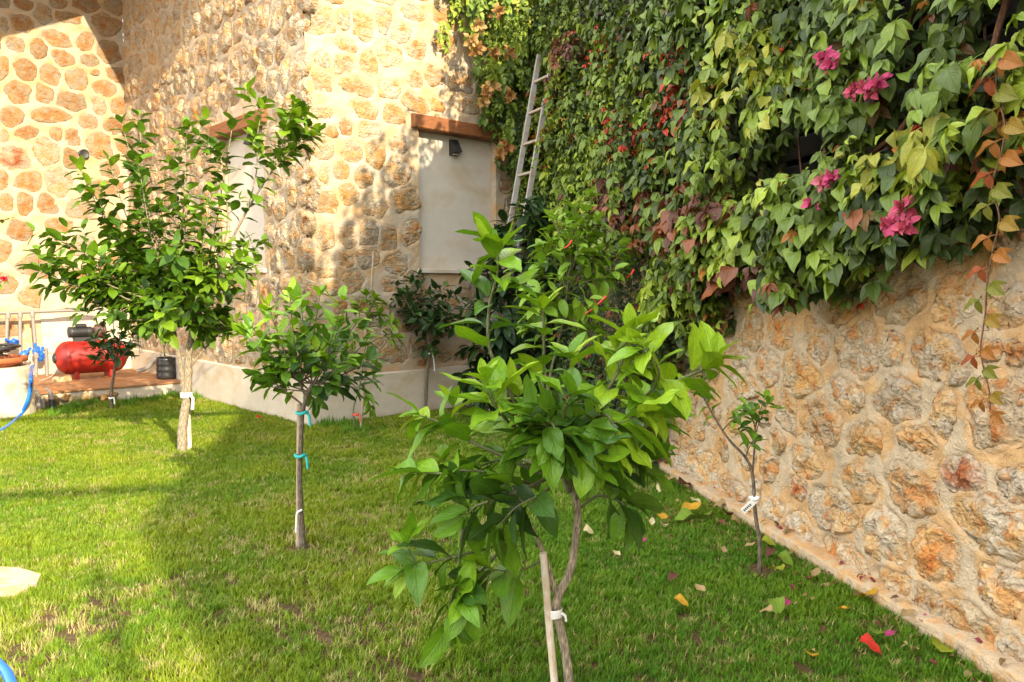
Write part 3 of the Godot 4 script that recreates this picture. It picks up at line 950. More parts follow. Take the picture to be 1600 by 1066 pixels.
# ------------------------------------------------------------------ grass
func lawn() -> void:
	var area: PackedVector2Array = PackedVector2Array([Vector2(-2.28, -8.94), Vector2(0.44, -10.96), Vector2(1.96, -3.12), Vector2(2.26, -1.55), Vector2(-3.20, -1.60), Vector2(-5.50, -4.00), Vector2(-9.50, -8.60), Vector2(-7.31, -9.51), Vector2(-6.43, -10.33), Vector2(-6.22, -10.11), Vector2(-4.68, -11.54)])
	var rg := RandomNumberGenerator.new()
	rg.seed = 9
	var trunks: Array = [Vector2(0.23, -2.94), Vector2(-3.18, -7.58), Vector2(-1.27, -4.74), Vector2(1.39, -4.35), Vector2(-5.15, -10.15), Vector2(-1.11, -10.15)]
	var step_poly := PackedVector2Array([Vector2(-3.10, -4.38), Vector2(-2.86, -4.35), Vector2(-2.76, -4.34), Vector2(-2.57, -4.24), Vector2(-2.51, -4.10), Vector2(-2.53, -3.98), Vector2(-2.60, -3.94), Vector2(-2.76, -3.85)])
	var kinds := []
	for k in 4:
		var s := Shape.new()
		var nb: int = [16, 14, 12, 9][k]
		for i in nb:
			var a := rg.randf() * TAU
			var root := Vector3(cos(a), 0, sin(a)) * rg.randf() * 0.035
			var yaw := rg.randf() * TAU
			var lean := rg.randf_range(0.5, 1.7)
			var l := rg.randf_range(0.022, 0.05)
			if k == 3:
				lean = rg.randf_range(1.1, 1.55)
				l = rg.randf_range(0.03, 0.065)
			var d := Vector3(cos(yaw), 0, sin(yaw))
			var sd := Vector3(-d.z, 0, d.x) * rg.randf_range(0.0015, 0.0028)
			var tone := rg.randf_range(0.75, 1.2)
			var c := Color(tone, tone, tone)
			var p := root
			var prev := []
			for q in 3:
				var t := q / 2.0
				var w := 1.0 - 0.35 * t
				if q == 2:
					var e := s.add(p, Vector2(0.5, 1), c)
					s.tri(prev[0], prev[1], e)
				else:
					var e := [s.add(p - sd * w, Vector2(0, t), c), s.add(p + sd * w, Vector2(1, t), c)]
					if prev: s.quad(prev[0], prev[1], e[1], e[0])
					prev = e
					var an := lean * (0.35 + 0.75 * t)
					p += (Vector3.UP * cos(an) + d * sin(an)) * l * 0.5
		kinds.append(s.mesh(true))
	var green := StandardMaterial3D.new()
	green.vertex_color_use_as_albedo = true
	green.roughness = 0.6
	green.metallic_specular = 0.35
	green.backlight_enabled = true
	green.backlight = Color(0.55, 0.55, 0.2).linear_to_srgb()
	var xs := [[], [], [], []]
	var cs := [PackedColorArray(), PackedColorArray(), PackedColorArray(), PackedColorArray()]
	var lo := Vector2(-9.5, -13.5)
	var hi := Vector2(3.0, -1.6)
	var tries := 230000
	for i in tries:
		var p := Vector2(rg.randf_range(lo.x, hi.x), rg.randf_range(lo.y, hi.y))
		# only what the lens and a step to the side could see
		if absf(p.x) > -p.y * 0.78 + 1.2: continue
		if not Geometry2D.is_point_in_polygon(p, area): continue
		var d := -p.y
		if d > 6.0 and rg.randf() > 36.0 / (d * d) + 0.25: continue
		if Geometry2D.is_point_in_polygon(p, step_poly) and rg.randf() < 0.97: continue
		var thick := N2.get_noise_3d(p.x * 0.9, p.y * 0.9, 1.0) + 0.5 * N1.get_noise_3d(p.x * 3.5, p.y * 3.5, 4.0)
		var bare := smoothstep(0.15, 0.55, N2.get_noise_3d(p.x * 1.3 + 40.0, p.y * 1.3, 7.0) + 0.25 * smoothstep(4.6, 3.2, d) + 0.2 * smoothstep(-0.2, -1.8, p.x) * smoothstep(5.5, 3.8, d))
		if rg.randf() < bare * (0.42 - 0.28 * smoothstep(-0.6, 0.6, p.x)): continue
		var ring := 9.0
		for q in trunks: ring = minf(ring, q.distance_to(p))
		if rg.randf() < smoothstep(0.16, 0.05, ring + 0.04 * N1.get_noise_2d(p.x * 12.0, p.y * 12.0)): continue
		var green_side := smoothstep(-1.2, 0.4, p.x)
		var dry := clampf(0.10 - 0.06 * green_side + (0.30 - 0.18 * green_side) * bare + (0.22 - 0.14 * green_side) * N1.get_noise_3d(p.x * 2.0, p.y * 2.0, 12.0), 0.02, 0.6)
		var k := 3 if rg.randf() < dry else rg.randi() % 3
		var size := rg.randf_range(0.75, 1.15) * (0.85 if k == 3 else 1.0) * (1.0 + 0.25 * thick)
		if d > 6.0: size *= 1.12
		var b := Basis(Vector3.UP, rg.randf() * TAU).scaled(Vector3(1.1, 1, 1.1) * size)
		xs[k].append(Transform3D(b, Vector3(p.x, 0.0, p.y)))
		var v := rg.randf_range(0.8, 1.2)
		var y := clampf(0.5 + 0.5 * thick + rg.randf_range(-0.3, 0.3), 0, 1)
		cs[k].append((Color(0.42, 0.37, 0.13) if k == 3 else Color(0.115, 0.225, 0.010).lerp(Color(0.075, 0.205, 0.010), green_side).lerp(Color(0.27, 0.32, 0.014).lerp(Color(0.17, 0.285, 0.012), green_side), y)) * v)
	# taller tufts where the mower does not reach
	var weeds: Array = [Vector3(-5.635, 0.000, -10.145), Vector3(-5.747, 0.000, -10.584), Vector3(-5.636, 0.000, -10.700), Vector3(-5.039, 0.000, -10.360), Vector3(-5.072, 0.000, -10.700), Vector3(-4.908, 0.000, -10.818), Vector3(-4.875, 0.000, -11.188), Vector3(-5.516, 0.000, -9.645), Vector3(-4.868, 0.000, -11.450), Vector3(-4.440, 0.000, -11.188), Vector3(1.506, 0.000, -8.052), Vector3(1.502, 0.000, -8.399), Vector3(1.497, 0.000, -8.777), Vector3(1.510, 0.000, -7.731), Vector3(1.455, 0.000, -7.296), Vector3(1.407, 0.000, -6.906), Vector3(1.679, 0.000, -9.191), Vector3(-1.870, 0.000, -8.857), Vector3(-1.666, 0.000, -8.546), Vector3(-1.099, 0.000, -10.041), Vector3(-1.283, 0.000, -9.889), Vector3(-2.014, 0.000, -8.857), Vector3(1.439, 0.000, -8.857), Vector3(1.349, 0.000, -8.979)]
	for w in weeds:
		for i in 22:
			var q: Vector3 = w + Vector3(rg.randfn(0, 0.09), 0, rg.randfn(0, 0.09))
			if not Geometry2D.is_point_in_polygon(Vector2(q.x, q.z), area): continue
			var b := Basis(Vector3.UP, rg.randf() * TAU).scaled(Vector3(1.3, rg.randf_range(1.6, 3.4), 1.3))
			xs[0].append(Transform3D(b, q))
			cs[0].append(Color(0.10, 0.22, 0.016) * rg.randf_range(0.8, 1.3))
	var root := thing("lawn", "rough green lawn with straw coloured patches and bare soil", "grass")
	tag(root, "", "", "", "stuff")
	var names := ["green_grass", "fine_grass", "short_grass", "dry_grass"]
	for k in 4: many(names[k], kinds[k], green, root, xs[k], cs[k])


# ------------------------------------------------------------------ platform, pump, pipes
func on_rear(u: float, w: float, y: float) -> Vector3:
	return J - DB * u + NB * w + Vector3(0, y, 0)

func platform() -> void:
	var o := thing("paved_platform", "low platform paved with brown tiles under the red tank", "platform")
	var xf := Transform3D(stand(DB, NB), J)
	var b := Shape.new()
	b.box(Vector3(-2.1, -0.1, 0.052), Vector3(-0.056, PLATE - 0.025, 2.43), 0.02, xf)
	put("base", b.mesh(), M.plaster, o)
	for i in 5:
		for j in 6:
			var s := Shape.new()
			var x := -2.12 + i * 0.413
			var z := 0.055 + j * 0.4
			s.box(Vector3(x + 0.004, PLATE - 0.024, z + 0.004), Vector3(x + 0.409, PLATE + R.randf_range(-0.002, 0.003), z + 0.396), 0.005, xf)
			put("tile", s.mesh(), M.tile, o)
	for k in 9:
		var r := PackedFloat32Array()
		for i in 12: r.append(R.randf_range(0.05, 0.10))
		put("rubble_stone", stone_mesh(r, 0.05, Vector3(k, k * 0.3, 0), 0.03, 0.2, Color(0.42, 0.33, 0.2), Color(0.45, 0.28, 0.1), 4), M.stone, o, xf * Transform3D(Basis(), Vector3(-2.0 + k * 0.12, 0.06 + R.randf_range(-0.02, 0.05), 2.42)))

func pump_set() -> void:
	var o := thing("pressure_tank", "red horizontal pressure tank with a black pump motor on top", "tank", Vector3(-6.349, 0.520, -11.968))
	o.basis = stand(-DB, -NB)
	var l := 0.50
	var r := 0.25
	var prof := [[0.0, -l]]
	for i in 7:
		var a := PI / 2 * (i + 1) / 7.0
		prof.append([r * sin(a), -l + 0.19 * (1.0 - cos(a))])
	for i in 7:
		var a := PI / 2 * (6 - i) / 7.0
		prof.append([r * sin(a) if i < 6 else 0.0, l - 0.19 * (1.0 - cos(a))])
	var s := Shape.new()
	s.lathe(prof, 32)
	var roll := Basis(Vector3.FORWARD, PI / 2)
	put("vessel", s.mesh(), M.red_paint, o, Transform3D(roll, Vector3.ZERO))
	for k in [-1, 1]:
		var f := Shape.new()
		f.box(Vector3(k * 0.24 - 0.03, -0.325, -0.15), Vector3(k * 0.24 + 0.03, -0.19, 0.17), 0.01)
		put("foot", f.mesh(), M.red_paint, o)
		var e := Shape.new()
		e.lathe([[0.07, 0.0], [0.075, 0.02], [0.05, 0.035], [0.0, 0.035]], 18)
		put("end_flange", e.mesh(), M.black, o, Transform3D(Basis(Vector3.FORWARD, k * PI / 2), Vector3(k * (l - 0.015), 0, 0)))
		var w := Shape.new()
		w.lathe([[r + 0.001, -0.006], [r + 0.005, -0.003], [r + 0.005, 0.003], [r + 0.001, 0.006]], 32)
		put("weld_seam", w.mesh(), M.red_paint, o, Transform3D(roll, Vector3(k * (l - 0.2), 0, 0)))
	var br := Shape.new()
	br.box(Vector3(-0.1, 0.22, -0.06), Vector3(0.24, 0.30, 0.06), 0.01)
	put("motor_bracket", br.mesh(), M.dark_metal, o)
	var m := Shape.new()
	m.lathe([[0.0, -0.16], [0.068, -0.16], [0.08, -0.147], [0.08, -0.09], [0.075, -0.085], [0.075, 0.10], [0.082, 0.105], [0.082, 0.16], [0.0, 0.16]], 24)
	put("motor", m.mesh(), M.black, o, Transform3D(roll, Vector3(0.14, 0.375, 0)))
	for k in 9:
		var fin := Shape.new()
		fin.lathe([[0.076, -0.004], [0.087, -0.003], [0.087, 0.003], [0.076, 0.004]], 20)
		put("cooling_fin", fin.mesh(), M.black, o, Transform3D(roll, Vector3(0.06 + k * 0.019, 0.375, 0)))
	var tb := Shape.new()
	tb.box(Vector3(0.06, 0.445, -0.05), Vector3(0.2, 0.50, 0.05), 0.015)
	put("terminal_box", tb.mesh(), M.black, o)
	var ph := Shape.new()
	ph.lathe([[0.0, -0.08], [0.09, -0.08], [0.10, -0.06], [0.10, 0.05], [0.06, 0.08], [0.0, 0.08]], 22)
	put("pump_head", ph.mesh(), mat(lin(0.10, 0.05, 0.04), 0.5), o, Transform3D(roll, Vector3(-0.12, 0.385, 0)))
	put("riser", tube_mesh([Vector3(-0.16, 0.48, 0), Vector3(-0.16, 0.62, 0), Vector3(-0.16, 0.78, 0)], 0.024, 0.024, 10), mat(lin(0.45, 0.38, 0.25), 0.35), o)
	var gg := Shape.new()
	gg.lathe([[0.0, -0.02], [0.045, -0.02], [0.05, 0.0], [0.045, 0.02], [0.0, 0.02]], 18)
	put("pressure_gauge", gg.mesh(), M.aluminium, o, Transform3D(Basis(Vector3.RIGHT, PI / 2), Vector3(-0.16, 0.68, -0.05)))
	put("outlet_hose", tube_mesh(to_local_list(o, [Vector3(-5.824, 0.683, -12.000), Vector3(-5.719, 0.643, -11.900), Vector3(-5.678, 0.739, -11.900), Vector3(-5.684, 0.819, -12.000), Vector3(-5.685, 0.754, -12.100), Vector3(-5.662, 0.558, -12.100)]), 0.024, 0.024, 8), M.pipe, o)
	put("power_cable", tube_mesh(to_local_list(o, [Vector3(-6.527, 0.864, -11.900), Vector3(-6.543, 0.746, -11.800), Vector3(-6.667, 0.507, -11.800), Vector3(-6.712, 0.346, -11.700), Vector3(-6.810, 0.251, -11.700), Vector3(-6.885, 0.206, -11.600), Vector3(-7.018, 0.177, -11.600)]), 0.010, 0.010, 6), M.pipe, o)
	# the grey pipes with blue taps
	var p := thing("pipe_manifold", "grey water pipes with blue taps against the rear wall, left of the tank", "pipes")
	var lists: Array = [[Vector3(-7.925, 1.177, -11.463), Vector3(-7.507, 1.182, -11.850), Vector3(-7.211, 1.192, -12.124), Vector3(-6.633, 1.204, -12.659)], [Vector3(-7.507, 1.172, -11.850), Vector3(-7.527, 0.887, -11.832), Vector3(-7.542, 0.362, -11.818)], [Vector3(-7.391, 1.178, -11.957), Vector3(-7.400, 0.880, -11.949), Vector3(-7.408, 0.349, -11.941)], [Vector3(-7.274, 1.184, -12.066), Vector3(-7.264, 0.873, -12.075), Vector3(-7.253, 0.559, -12.085)], [Vector3(-7.253, 0.559, -12.085), Vector3(-7.263, 0.188, -12.075), Vector3(-7.259, 0.128, -12.080), Vector3(-6.708, 0.151, -11.295), Vector3(-6.019, 0.195, -10.297), Vector3(-5.882, 0.109, -10.083), Vector3(-5.850, -0.050, -10.045)], [Vector3(-7.215, 0.596, -12.121), Vector3(-7.163, 0.611, -12.168), Vector3(-7.152, 0.571, -12.179), Vector3(-7.155, 0.196, -12.175)], [Vector3(-6.816, 0.235, -11.059), Vector3(-6.442, 0.233, -10.587), Vector3(-6.095, 0.189, -10.159), Vector3(-6.015, 0.084, -10.029), Vector3(-5.988, -0.073, -9.986)], [Vector3(-6.170, 0.147, -10.158), Vector3(-6.101, 0.009, -10.086), Vector3(-6.067, -0.108, -10.049)], [Vector3(-6.086, 0.136, -10.236), Vector3(-6.027, -0.001, -10.154), Vector3(-5.993, -0.095, -10.118)], [Vector3(-7.045, 1.216, -12.278), Vector3(-6.754, 1.248, -12.547), Vector3(-6.577, 1.233, -12.710)], [Vector3(-6.127, 0.887, -13.262), Vector3(-6.121, 0.533, -13.269), Vector3(-6.104, 0.284, -13.284)]]
	for i in lists.size():
		put("pipe", tube_mesh(lists[i], 0.026 if i < 9 else 0.014, 0.026 if i < 9 else 0.014, 9), M.pipe, p)
		if i in [1, 2, 3, 4, 6]:
			var c := Shape.new()
			c.lathe([[0.028, -0.045], [0.037, -0.045], [0.037, 0.045], [0.028, 0.045]], 12)
			put("coupling", c.mesh(), M.pipe, p, Transform3D(Basis(), lists[i][0] - Vector3(0, 0.03, 0)))
	var vs: Array = [Vector3(-7.262, 0.576, -12.117), Vector3(-7.298, 0.542, -11.839), Vector3(-7.477, 0.711, -11.892), Vector3(-7.243, 0.513, -12.162)]
	for i in vs.size():
		var b := Node3D.new()
		b.name = numbered(p, "tap")
		p.add_child(b)
		b.position = vs[i]
		b.basis = stand(DB, NB)
		var body := Shape.new()
		body.lathe([[0.0, -0.085], [0.042, -0.085], [0.05, -0.05], [0.062, -0.03], [0.062, 0.03], [0.05, 0.05], [0.042, 0.085], [0.0, 0.085]], 14)
		put("tap_body", body.mesh(), M.blue_plastic, b, Transform3D(Basis(Vector3.FORWARD, [0.0, 0.7, 0.5, 0.0][i]), Vector3.ZERO))
		var hd := Shape.new()
		hd.box(Vector3(-0.02, 0.0, 0.06), Vector3(0.02, 0.15, 0.085), 0.008, Transform3D(Basis(Vector3.BACK, [0.3, -0.6, 0.9, -0.2][i]), Vector3.ZERO))
		put("tap_handle", hd.mesh(), M.blue_plastic, b)
	var cap := Shape.new()
	cap.lathe([[0.0, 0.14], [0.05, 0.14], [0.05, 0.09], [0.04, 0.08], [0.04, 0.0]], 14)
	cap.v = Transform3D(Basis(Vector3.RIGHT, PI), Vector3(0, 0.14, 0)) * cap.v
	put("end_cap", cap.mesh(), M.black, p, Transform3D(Basis(), Vector3(lists[4][6].x, 0.0, lists[4][6].z)))
	var h3 := thing("suction_hose", "thick grey hose lying from the platform towards the black grow bag", "hose")
	put("hose", tube_mesh([Vector3(-5.824, 0.262, -12.300), Vector3(-5.684, 0.302, -12.300), Vector3(-5.530, 0.441, -12.300), Vector3(-5.418, 0.541, -12.300)], 0.035, 0.035, 10), M.pipe, h3)
	# grow bag with a young plant
	var g := thing("grow_bag", "black plastic grow bag standing on the platform by the plinth corner", "plant pot", Vector3(-5.156, 0.200, -11.808))
	var bs := Shape.new()
	var bp := [[0.0, 0.0], [0.125, 0.0], [0.14, 0.02]]
	for i in 10: bp.append([0.137 + 0.007 * sin(i * 2.1), 0.04 + i * 0.028])
	bp.append([0.128, 0.325])
	bp.append([0.115, 0.30])
	bp.append([0.0, 0.29])
	bs.lathe(bp, 22)
	put("bag", bs.mesh(), mat(lin(0.018, 0.018, 0.018), 0.32, "", 1.0), g)
	var pl := thing("potted_seedling", "thin young seedling with a few leaves growing in the black bag", "plant")
	grow(pl, [[[Vector3(-5.162, 0.507, -11.800), Vector3(-5.177, 0.651, -11.800), Vector3(-5.134, 0.794, -11.800), Vector3(-5.149, 0.937, -11.800)], 0.0120, 0.0060, 0.60, 0.70, "stem"], [[Vector3(-5.167, 0.651, -11.800), Vector3(-5.229, 0.794, -11.800), Vector3(-5.287, 0.886, -11.850)], 0.0060, 0.0030, 0.50, 0.70], [[Vector3(-5.145, 0.746, -11.800), Vector3(-5.056, 0.870, -11.800), Vector3(-5.036, 0.963, -11.850)], 0.0060, 0.0030, 0.50, 0.70]], citrus({"gap": 0.035, "size": Vector2(0.06, 0.10), "bark": M.green_bark}, 1), R)
	var db: Array = [Vector3(-6.599, 0.269, -11.464), Vector3(-6.538, 0.253, -11.520), Vector3(-6.502, 0.240, -11.554)]
	for i in db.size():
		var rr := PackedFloat32Array()
		for k in 12: rr.append(R.randf_range(0.05, 0.08) * (1.4 if i == 1 else 1.0))
		var st := put("loose_stone", stone_mesh(rr, 0.08, Vector3(i, 2, 1), 0.03, 0.3, Color(0.45, 0.38, 0.28), Color(0.42, 0.33, 0.2)), M.stone, self, Transform3D(Basis(Vector3.RIGHT, -PI / 2), db[i] * Vector3(1, 0, 1) + Vector3(0, PLATE + 0.005, 0)))
		tag(st, ["small pale loose stone nearest the pipes on the platform", "largest pale loose stone left of the red tank", "small pale loose stone touching the tank foot"][i], "stone", "loose stones on the platform")

func to_local_list(o: Node3D, l: Array) -> Array:
	return l.map(func(q): return o.transform.affine_inverse() * q)

func planter_and_hose() -> void:
	var o := thing("cream_planter", "large round cream planter at the left edge beside the pipes", "planter", Vector3(-6.344, 0.000, -9.600))
	var s := Shape.new()
	s.lathe([[0.0, 0.0], [0.46, 0.0], [0.475, 0.03], [0.46, 0.25], [0.435, 0.56], [0.43, 0.60], [0.40, 0.61], [0.0, 0.61]], 40)
	put("body", s.mesh(), M.plaster, o)
	var b := thing("terracotta_bowl", "orange terracotta bowl on top of the cream planter", "bowl", Vector3(-6.344, 0.000, -9.600) + Vector3(0, 0.612, 0))
	var t := Shape.new()
	t.lathe([[0.0, 0.0], [0.30, 0.0], [0.37, 0.05], [0.41, 0.055], [0.415, 0.11], [0.39, 0.115], [0.37, 0.07], [0.0, 0.05]], 36)
	put("shell", t.mesh(), M.terracotta, b)
	var c := thing("hose_coil", "tangled black drip hose heaped in the terracotta bowl", "hose", Vector3(-6.344, 0.000, -9.600) + Vector3(0, 0.70, 0))
	var pts := []
	for i in 150:
		var a := i * 0.42
		var r := 0.24 + 0.10 * sin(i * 0.37) + R.randf_range(-0.02, 0.02)
		pts.append(Vector3(cos(a) * r, 0.02 + 0.09 * absf(sin(i * 0.23)) + R.randf_range(0, 0.03) + 0.05 * i / 150.0, sin(a) * r))
	put("coil", tube_mesh(pts, 0.011, 0.011, 6, 2), M.black, c)
	var h := put("garden_hose", tube_mesh([Vector3(-6.847, 0.444, -11.303)] + [Vector3(-5.763, 0.507, -9.480), Vector3(-5.777, 0.368, -9.480), Vector3(-5.810, 0.201, -9.460), Vector3(-5.891, 0.036, -9.430), Vector3(-5.579, 0.020, -8.629), Vector3(-5.126, 0.020, -7.071), Vector3(-4.114, 0.020, -5.019), Vector3(-3.011, 0.020, -3.800), Vector3(-2.454, 0.020, -3.447), Vector3(-2.123, 0.020, -3.197), Vector3(-1.976, 0.020, -3.039), Vector3(-1.834, 0.020, -2.859), Vector3(-1.681, 0.020, -2.576)], 0.022, 0.022, 10, 8), M.hose, self)
	tag(h, "bright blue garden hose hanging down the planter and lying on the lawn", "hose")
	var st := Shape.new()
	var poly := PackedVector2Array([Vector2(-3.10, -4.38), Vector2(-2.86, -4.35), Vector2(-2.76, -4.34), Vector2(-2.57, -4.24), Vector2(-2.51, -4.10), Vector2(-2.53, -3.98), Vector2(-2.60, -3.94), Vector2(-2.76, -3.85)])
	var n := poly.size()
	var top := []
	for v in poly: top.append(Vector3(v.x, 0.028, v.y))
	top.reverse()
	var ctr := Vector3.ZERO
	for v in top: ctr += v / n
	st.face(top)
	for i in n:
		st.face([top[i], Vector3(top[i].x, -0.02, top[i].z) + (top[i] - ctr) * 0.03, Vector3(top[(i + 1) % n].x, -0.02, top[(i + 1) % n].z) + (top[(i + 1) % n] - ctr) * 0.03, top[(i + 1) % n]])
	tag(put("stepping_stone", st.mesh(), M.stepping, self), "flat beige stepping stone sunk in the lawn at the left edge", "stepping stone")


# ------------------------------------------------------------------ trees and shrubs
func citrus(more: Dictionary, look: int) -> Dictionary:
	var cols: Array = [
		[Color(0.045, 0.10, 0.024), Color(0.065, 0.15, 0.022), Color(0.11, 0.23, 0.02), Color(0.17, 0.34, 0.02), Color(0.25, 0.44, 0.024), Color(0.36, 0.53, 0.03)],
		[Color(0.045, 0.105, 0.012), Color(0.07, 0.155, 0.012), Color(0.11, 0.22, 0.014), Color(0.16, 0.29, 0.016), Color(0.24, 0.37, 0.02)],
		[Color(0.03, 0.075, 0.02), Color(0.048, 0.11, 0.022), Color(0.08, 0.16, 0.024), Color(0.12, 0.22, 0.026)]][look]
	var d := bundle("citrus", cols, [0.5, 0.55, 0.35][look], [0.34, 0.42, 0.45][look])
	d.merge({"meshes": [leaf_mesh(0.48, 0.28, 0.5, 0.12), leaf_mesh(0.52, 0.18, 0.8, 0.2), leaf_mesh(0.46, 0.40, 0.35, 0.1), leaf_mesh(0.50, 0.24, -0.4, 0.16), leaf_mesh(0.44, 0.55, 1.2, 0.25), leaf_mesh(0.48, 0.14, 0.2, 0.4)], "out": 1.0, "droop": 0.35, "twigs": 0})
	d.merge(more, true)
	return d

func broad() -> Array:
	return [leaf_mesh(0.54, 0.22, 0.5, 0.12), leaf_mesh(0.58, 0.15, 0.8, 0.2), leaf_mesh(0.50, 0.34, 0.35, 0.1), leaf_mesh(0.55, 0.2, -0.35, 0.16)]

func stake(root: Node3D, p: Array, r: float, m: Material) -> void:
	put("stake", tube_mesh(p, r, r, 8, 3, 0.05), m, root)

func trees() -> void:
	var rg := RandomNumberGenerator.new()
	rg.seed = 31
	var a := thing("citrus_tree", "nearest young citrus tree with big glossy leaves, tied to a pale stake", "tree", Vector3.ZERO, "young citrus trees on the lawn")
	grow(a, [[[Vector3(0.234, -0.043, -3.020), Vector3(0.210, 0.164, -3.020), Vector3(0.177, 0.319, -3.020), Vector3(0.179, 0.383, -3.020), Vector3(0.224, 0.485, -3.020), Vector3(0.241, 0.573, -3.020), Vector3(0.255, 0.725, -3.020), Vector3(0.231, 0.820, -3.040)], 0.0200, 0.0140, 1.00, 0.00, "trunk"], [[Vector3(0.179, 0.375, -3.020), Vector3(0.128, 0.555, -3.000), Vector3(0.064, 0.682, -3.020), Vector3(0.000, 0.790, -3.040)], 0.0100, 0.0060, 1.00, 0.00, "trunk"], [[Vector3(0.222, 0.800, -3.020), Vector3(0.175, 0.901, -3.070), Vector3(0.030, 1.116, -3.070), Vector3(-0.037, 1.245, -3.040), Vector3(-0.088, 1.369, -3.020), Vector3(-0.085, 1.527, -3.020), Vector3(-0.055, 1.636, -3.000), Vector3(-0.053, 1.712, -2.990)], 0.0110, 0.0040, 0.55, 0.55], [[Vector3(0.229, 0.825, -3.020), Vector3(0.143, 0.996, -3.040), Vector3(0.121, 1.210, -3.120), Vector3(0.127, 1.360, -3.140), Vector3(0.121, 1.499, -3.140)], 0.0100, 0.0040, 0.30, 0.75], [[Vector3(0.234, 0.825, -3.020), Vector3(0.278, 1.010, -2.970), Vector3(0.341, 1.190, -2.900), Vector3(0.389, 1.299, -2.870), Vector3(0.432, 1.425, -2.900)], 0.0100, 0.0040, 0.35, 0.85], [[Vector3(0.234, 0.813, -3.020), Vector3(0.368, 1.000, -3.020), Vector3(0.522, 1.141, -3.070), Vector3(0.652, 1.225, -3.100), Vector3(0.769, 1.273, -3.120), Vector3(0.806, 1.306, -3.120)], 0.0100, 0.0040, 0.30, 0.80], [[Vector3(0.344, 0.975, -3.020), Vector3(0.450, 1.139, -2.920), Vector3(0.532, 1.266, -2.860), Vector3(0.478, 1.373, -2.820)], 0.0070, 0.0030, 0.30, 0.80], [[Vector3(0.167, 0.900, -3.020), Vector3(0.071, 1.024, -2.900), Vector3(-0.023, 1.121, -2.820), Vector3(-0.068, 1.193, -2.800), Vector3(-0.086, 1.250, -2.800)], 0.0080, 0.0030, 0.35, 0.80], [[Vector3(0.111, 0.875, -3.020), Vector3(-0.024, 0.942, -3.000), Vector3(-0.160, 1.000, -3.020), Vector3(-0.272, 1.064, -3.050), Vector3(-0.351, 1.094, -3.050)], 0.0080, 0.0030, 0.35, 0.60], [[Vector3(0.099, 0.825, -3.020), Vector3(-0.024, 0.887, -2.920), Vector3(-0.152, 0.923, -2.870), Vector3(-0.260, 0.904, -2.900), Vector3(-0.345, 0.904, -2.920)], 0.0070, 0.0030, 0.40, 0.50], [[Vector3(0.064, 0.682, -3.020), Vector3(-0.049, 0.615, -2.970), Vector3(-0.191, 0.595, -2.900), Vector3(-0.307, 0.576, -2.870), Vector3(-0.375, 0.559, -2.850)], 0.0070, 0.0030, 0.35, 0.45], [[Vector3(-0.025, 0.609, -2.990), Vector3(-0.108, 0.534, -2.920), Vector3(-0.201, 0.492, -2.870), Vector3(-0.229, 0.411, -2.860), Vector3(-0.222, 0.342, -2.850)], 0.0060, 0.0030, 0.30, 0.50], [[Vector3(0.172, 0.875, -3.020), Vector3(0.070, 0.864, -2.870), Vector3(-0.023, 0.841, -2.820), Vector3(-0.127, 0.806, -2.820), Vector3(-0.162, 0.771, -2.820)], 0.0080, 0.0030, 0.30, 0.30], [[Vector3(0.197, 0.875, -3.020), Vector3(0.115, 0.853, -2.820), Vector3(0.023, 0.823, -2.760), Vector3(-0.045, 0.751, -2.770)], 0.0070, 0.0030, 0.30, 0.25], [[Vector3(0.247, 0.775, -3.020), Vector3(0.310, 0.899, -2.920), Vector3(0.397, 0.971, -2.870), Vector3(0.444, 0.994, -2.870)], 0.0080, 0.0030, 0.30, 0.35], [[Vector3(0.247, 0.725, -3.020), Vector3(0.333, 0.788, -3.020), Vector3(0.420, 0.763, -3.020), Vector3(0.440, 0.745, -3.020)], 0.0060, 0.0030, 0.40, 0.35], [[Vector3(0.229, 0.825, -3.020), Vector3(0.184, 1.016, -2.820), Vector3(0.178, 1.145, -2.740), Vector3(0.198, 1.215, -2.720)], 0.0080, 0.0030, 0.30, 0.35], [[Vector3(0.209, 0.875, -3.020), Vector3(0.137, 0.997, -2.800), Vector3(0.122, 1.082, -2.720), Vector3(0.066, 1.152, -2.700)], 0.0080, 0.0030, 0.25, 0.35], [[Vector3(0.258, 0.900, -3.020), Vector3(0.314, 0.960, -3.220), Vector3(0.269, 1.131, -3.320), Vector3(0.241, 1.293, -3.320)], 0.0080, 0.0030, 0.30, 0.50], [[Vector3(0.129, 0.548, -3.020), Vector3(0.073, 0.528, -2.970), Vector3(0.000, 0.526, -2.920), Vector3(-0.072, 0.541, -2.900)], 0.0050, 0.0030, 0.40, 0.40], [[Vector3(0.234, 0.813, -3.020), Vector3(0.341, 0.827, -3.220), Vector3(0.492, 0.950, -3.270), Vector3(0.584, 1.031, -3.270)], 0.0080, 0.0030, 0.30, 0.35], [[Vector3(0.185, 0.875, -3.020), Vector3(0.180, 1.027, -2.770), Vector3(0.231, 1.063, -2.700), Vector3(0.273, 1.023, -2.680)], 0.0070, 0.0030, 0.20, 0.50], [[Vector3(0.172, 0.888, -3.020), Vector3(0.113, 1.050, -2.770), Vector3(0.131, 1.133, -2.680), Vector3(0.173, 1.050, -2.660)], 0.0070, 0.0030, 0.20, 0.40], [[Vector3(0.209, 0.975, -3.020), Vector3(0.275, 1.109, -2.820), Vector3(0.331, 1.149, -2.720), Vector3(0.351, 1.086, -2.700)], 0.0070, 0.0030, 0.20, 0.65], [[Vector3(0.148, 0.875, -3.020), Vector3(0.052, 0.881, -3.220), Vector3(-0.067, 0.869, -3.270), Vector3(-0.133, 0.842, -3.270)], 0.0080, 0.0030, 0.30, 0.35]], citrus({"gap": 0.028, "size": Vector2(0.115, 0.215), "bark": M.bark, "branch_bark": M.green_bark, "twig_bark": M.green_bark, "tuft": 4, "twigs": 1, "twig": 0.10, "sides": 9}, 0), rg)
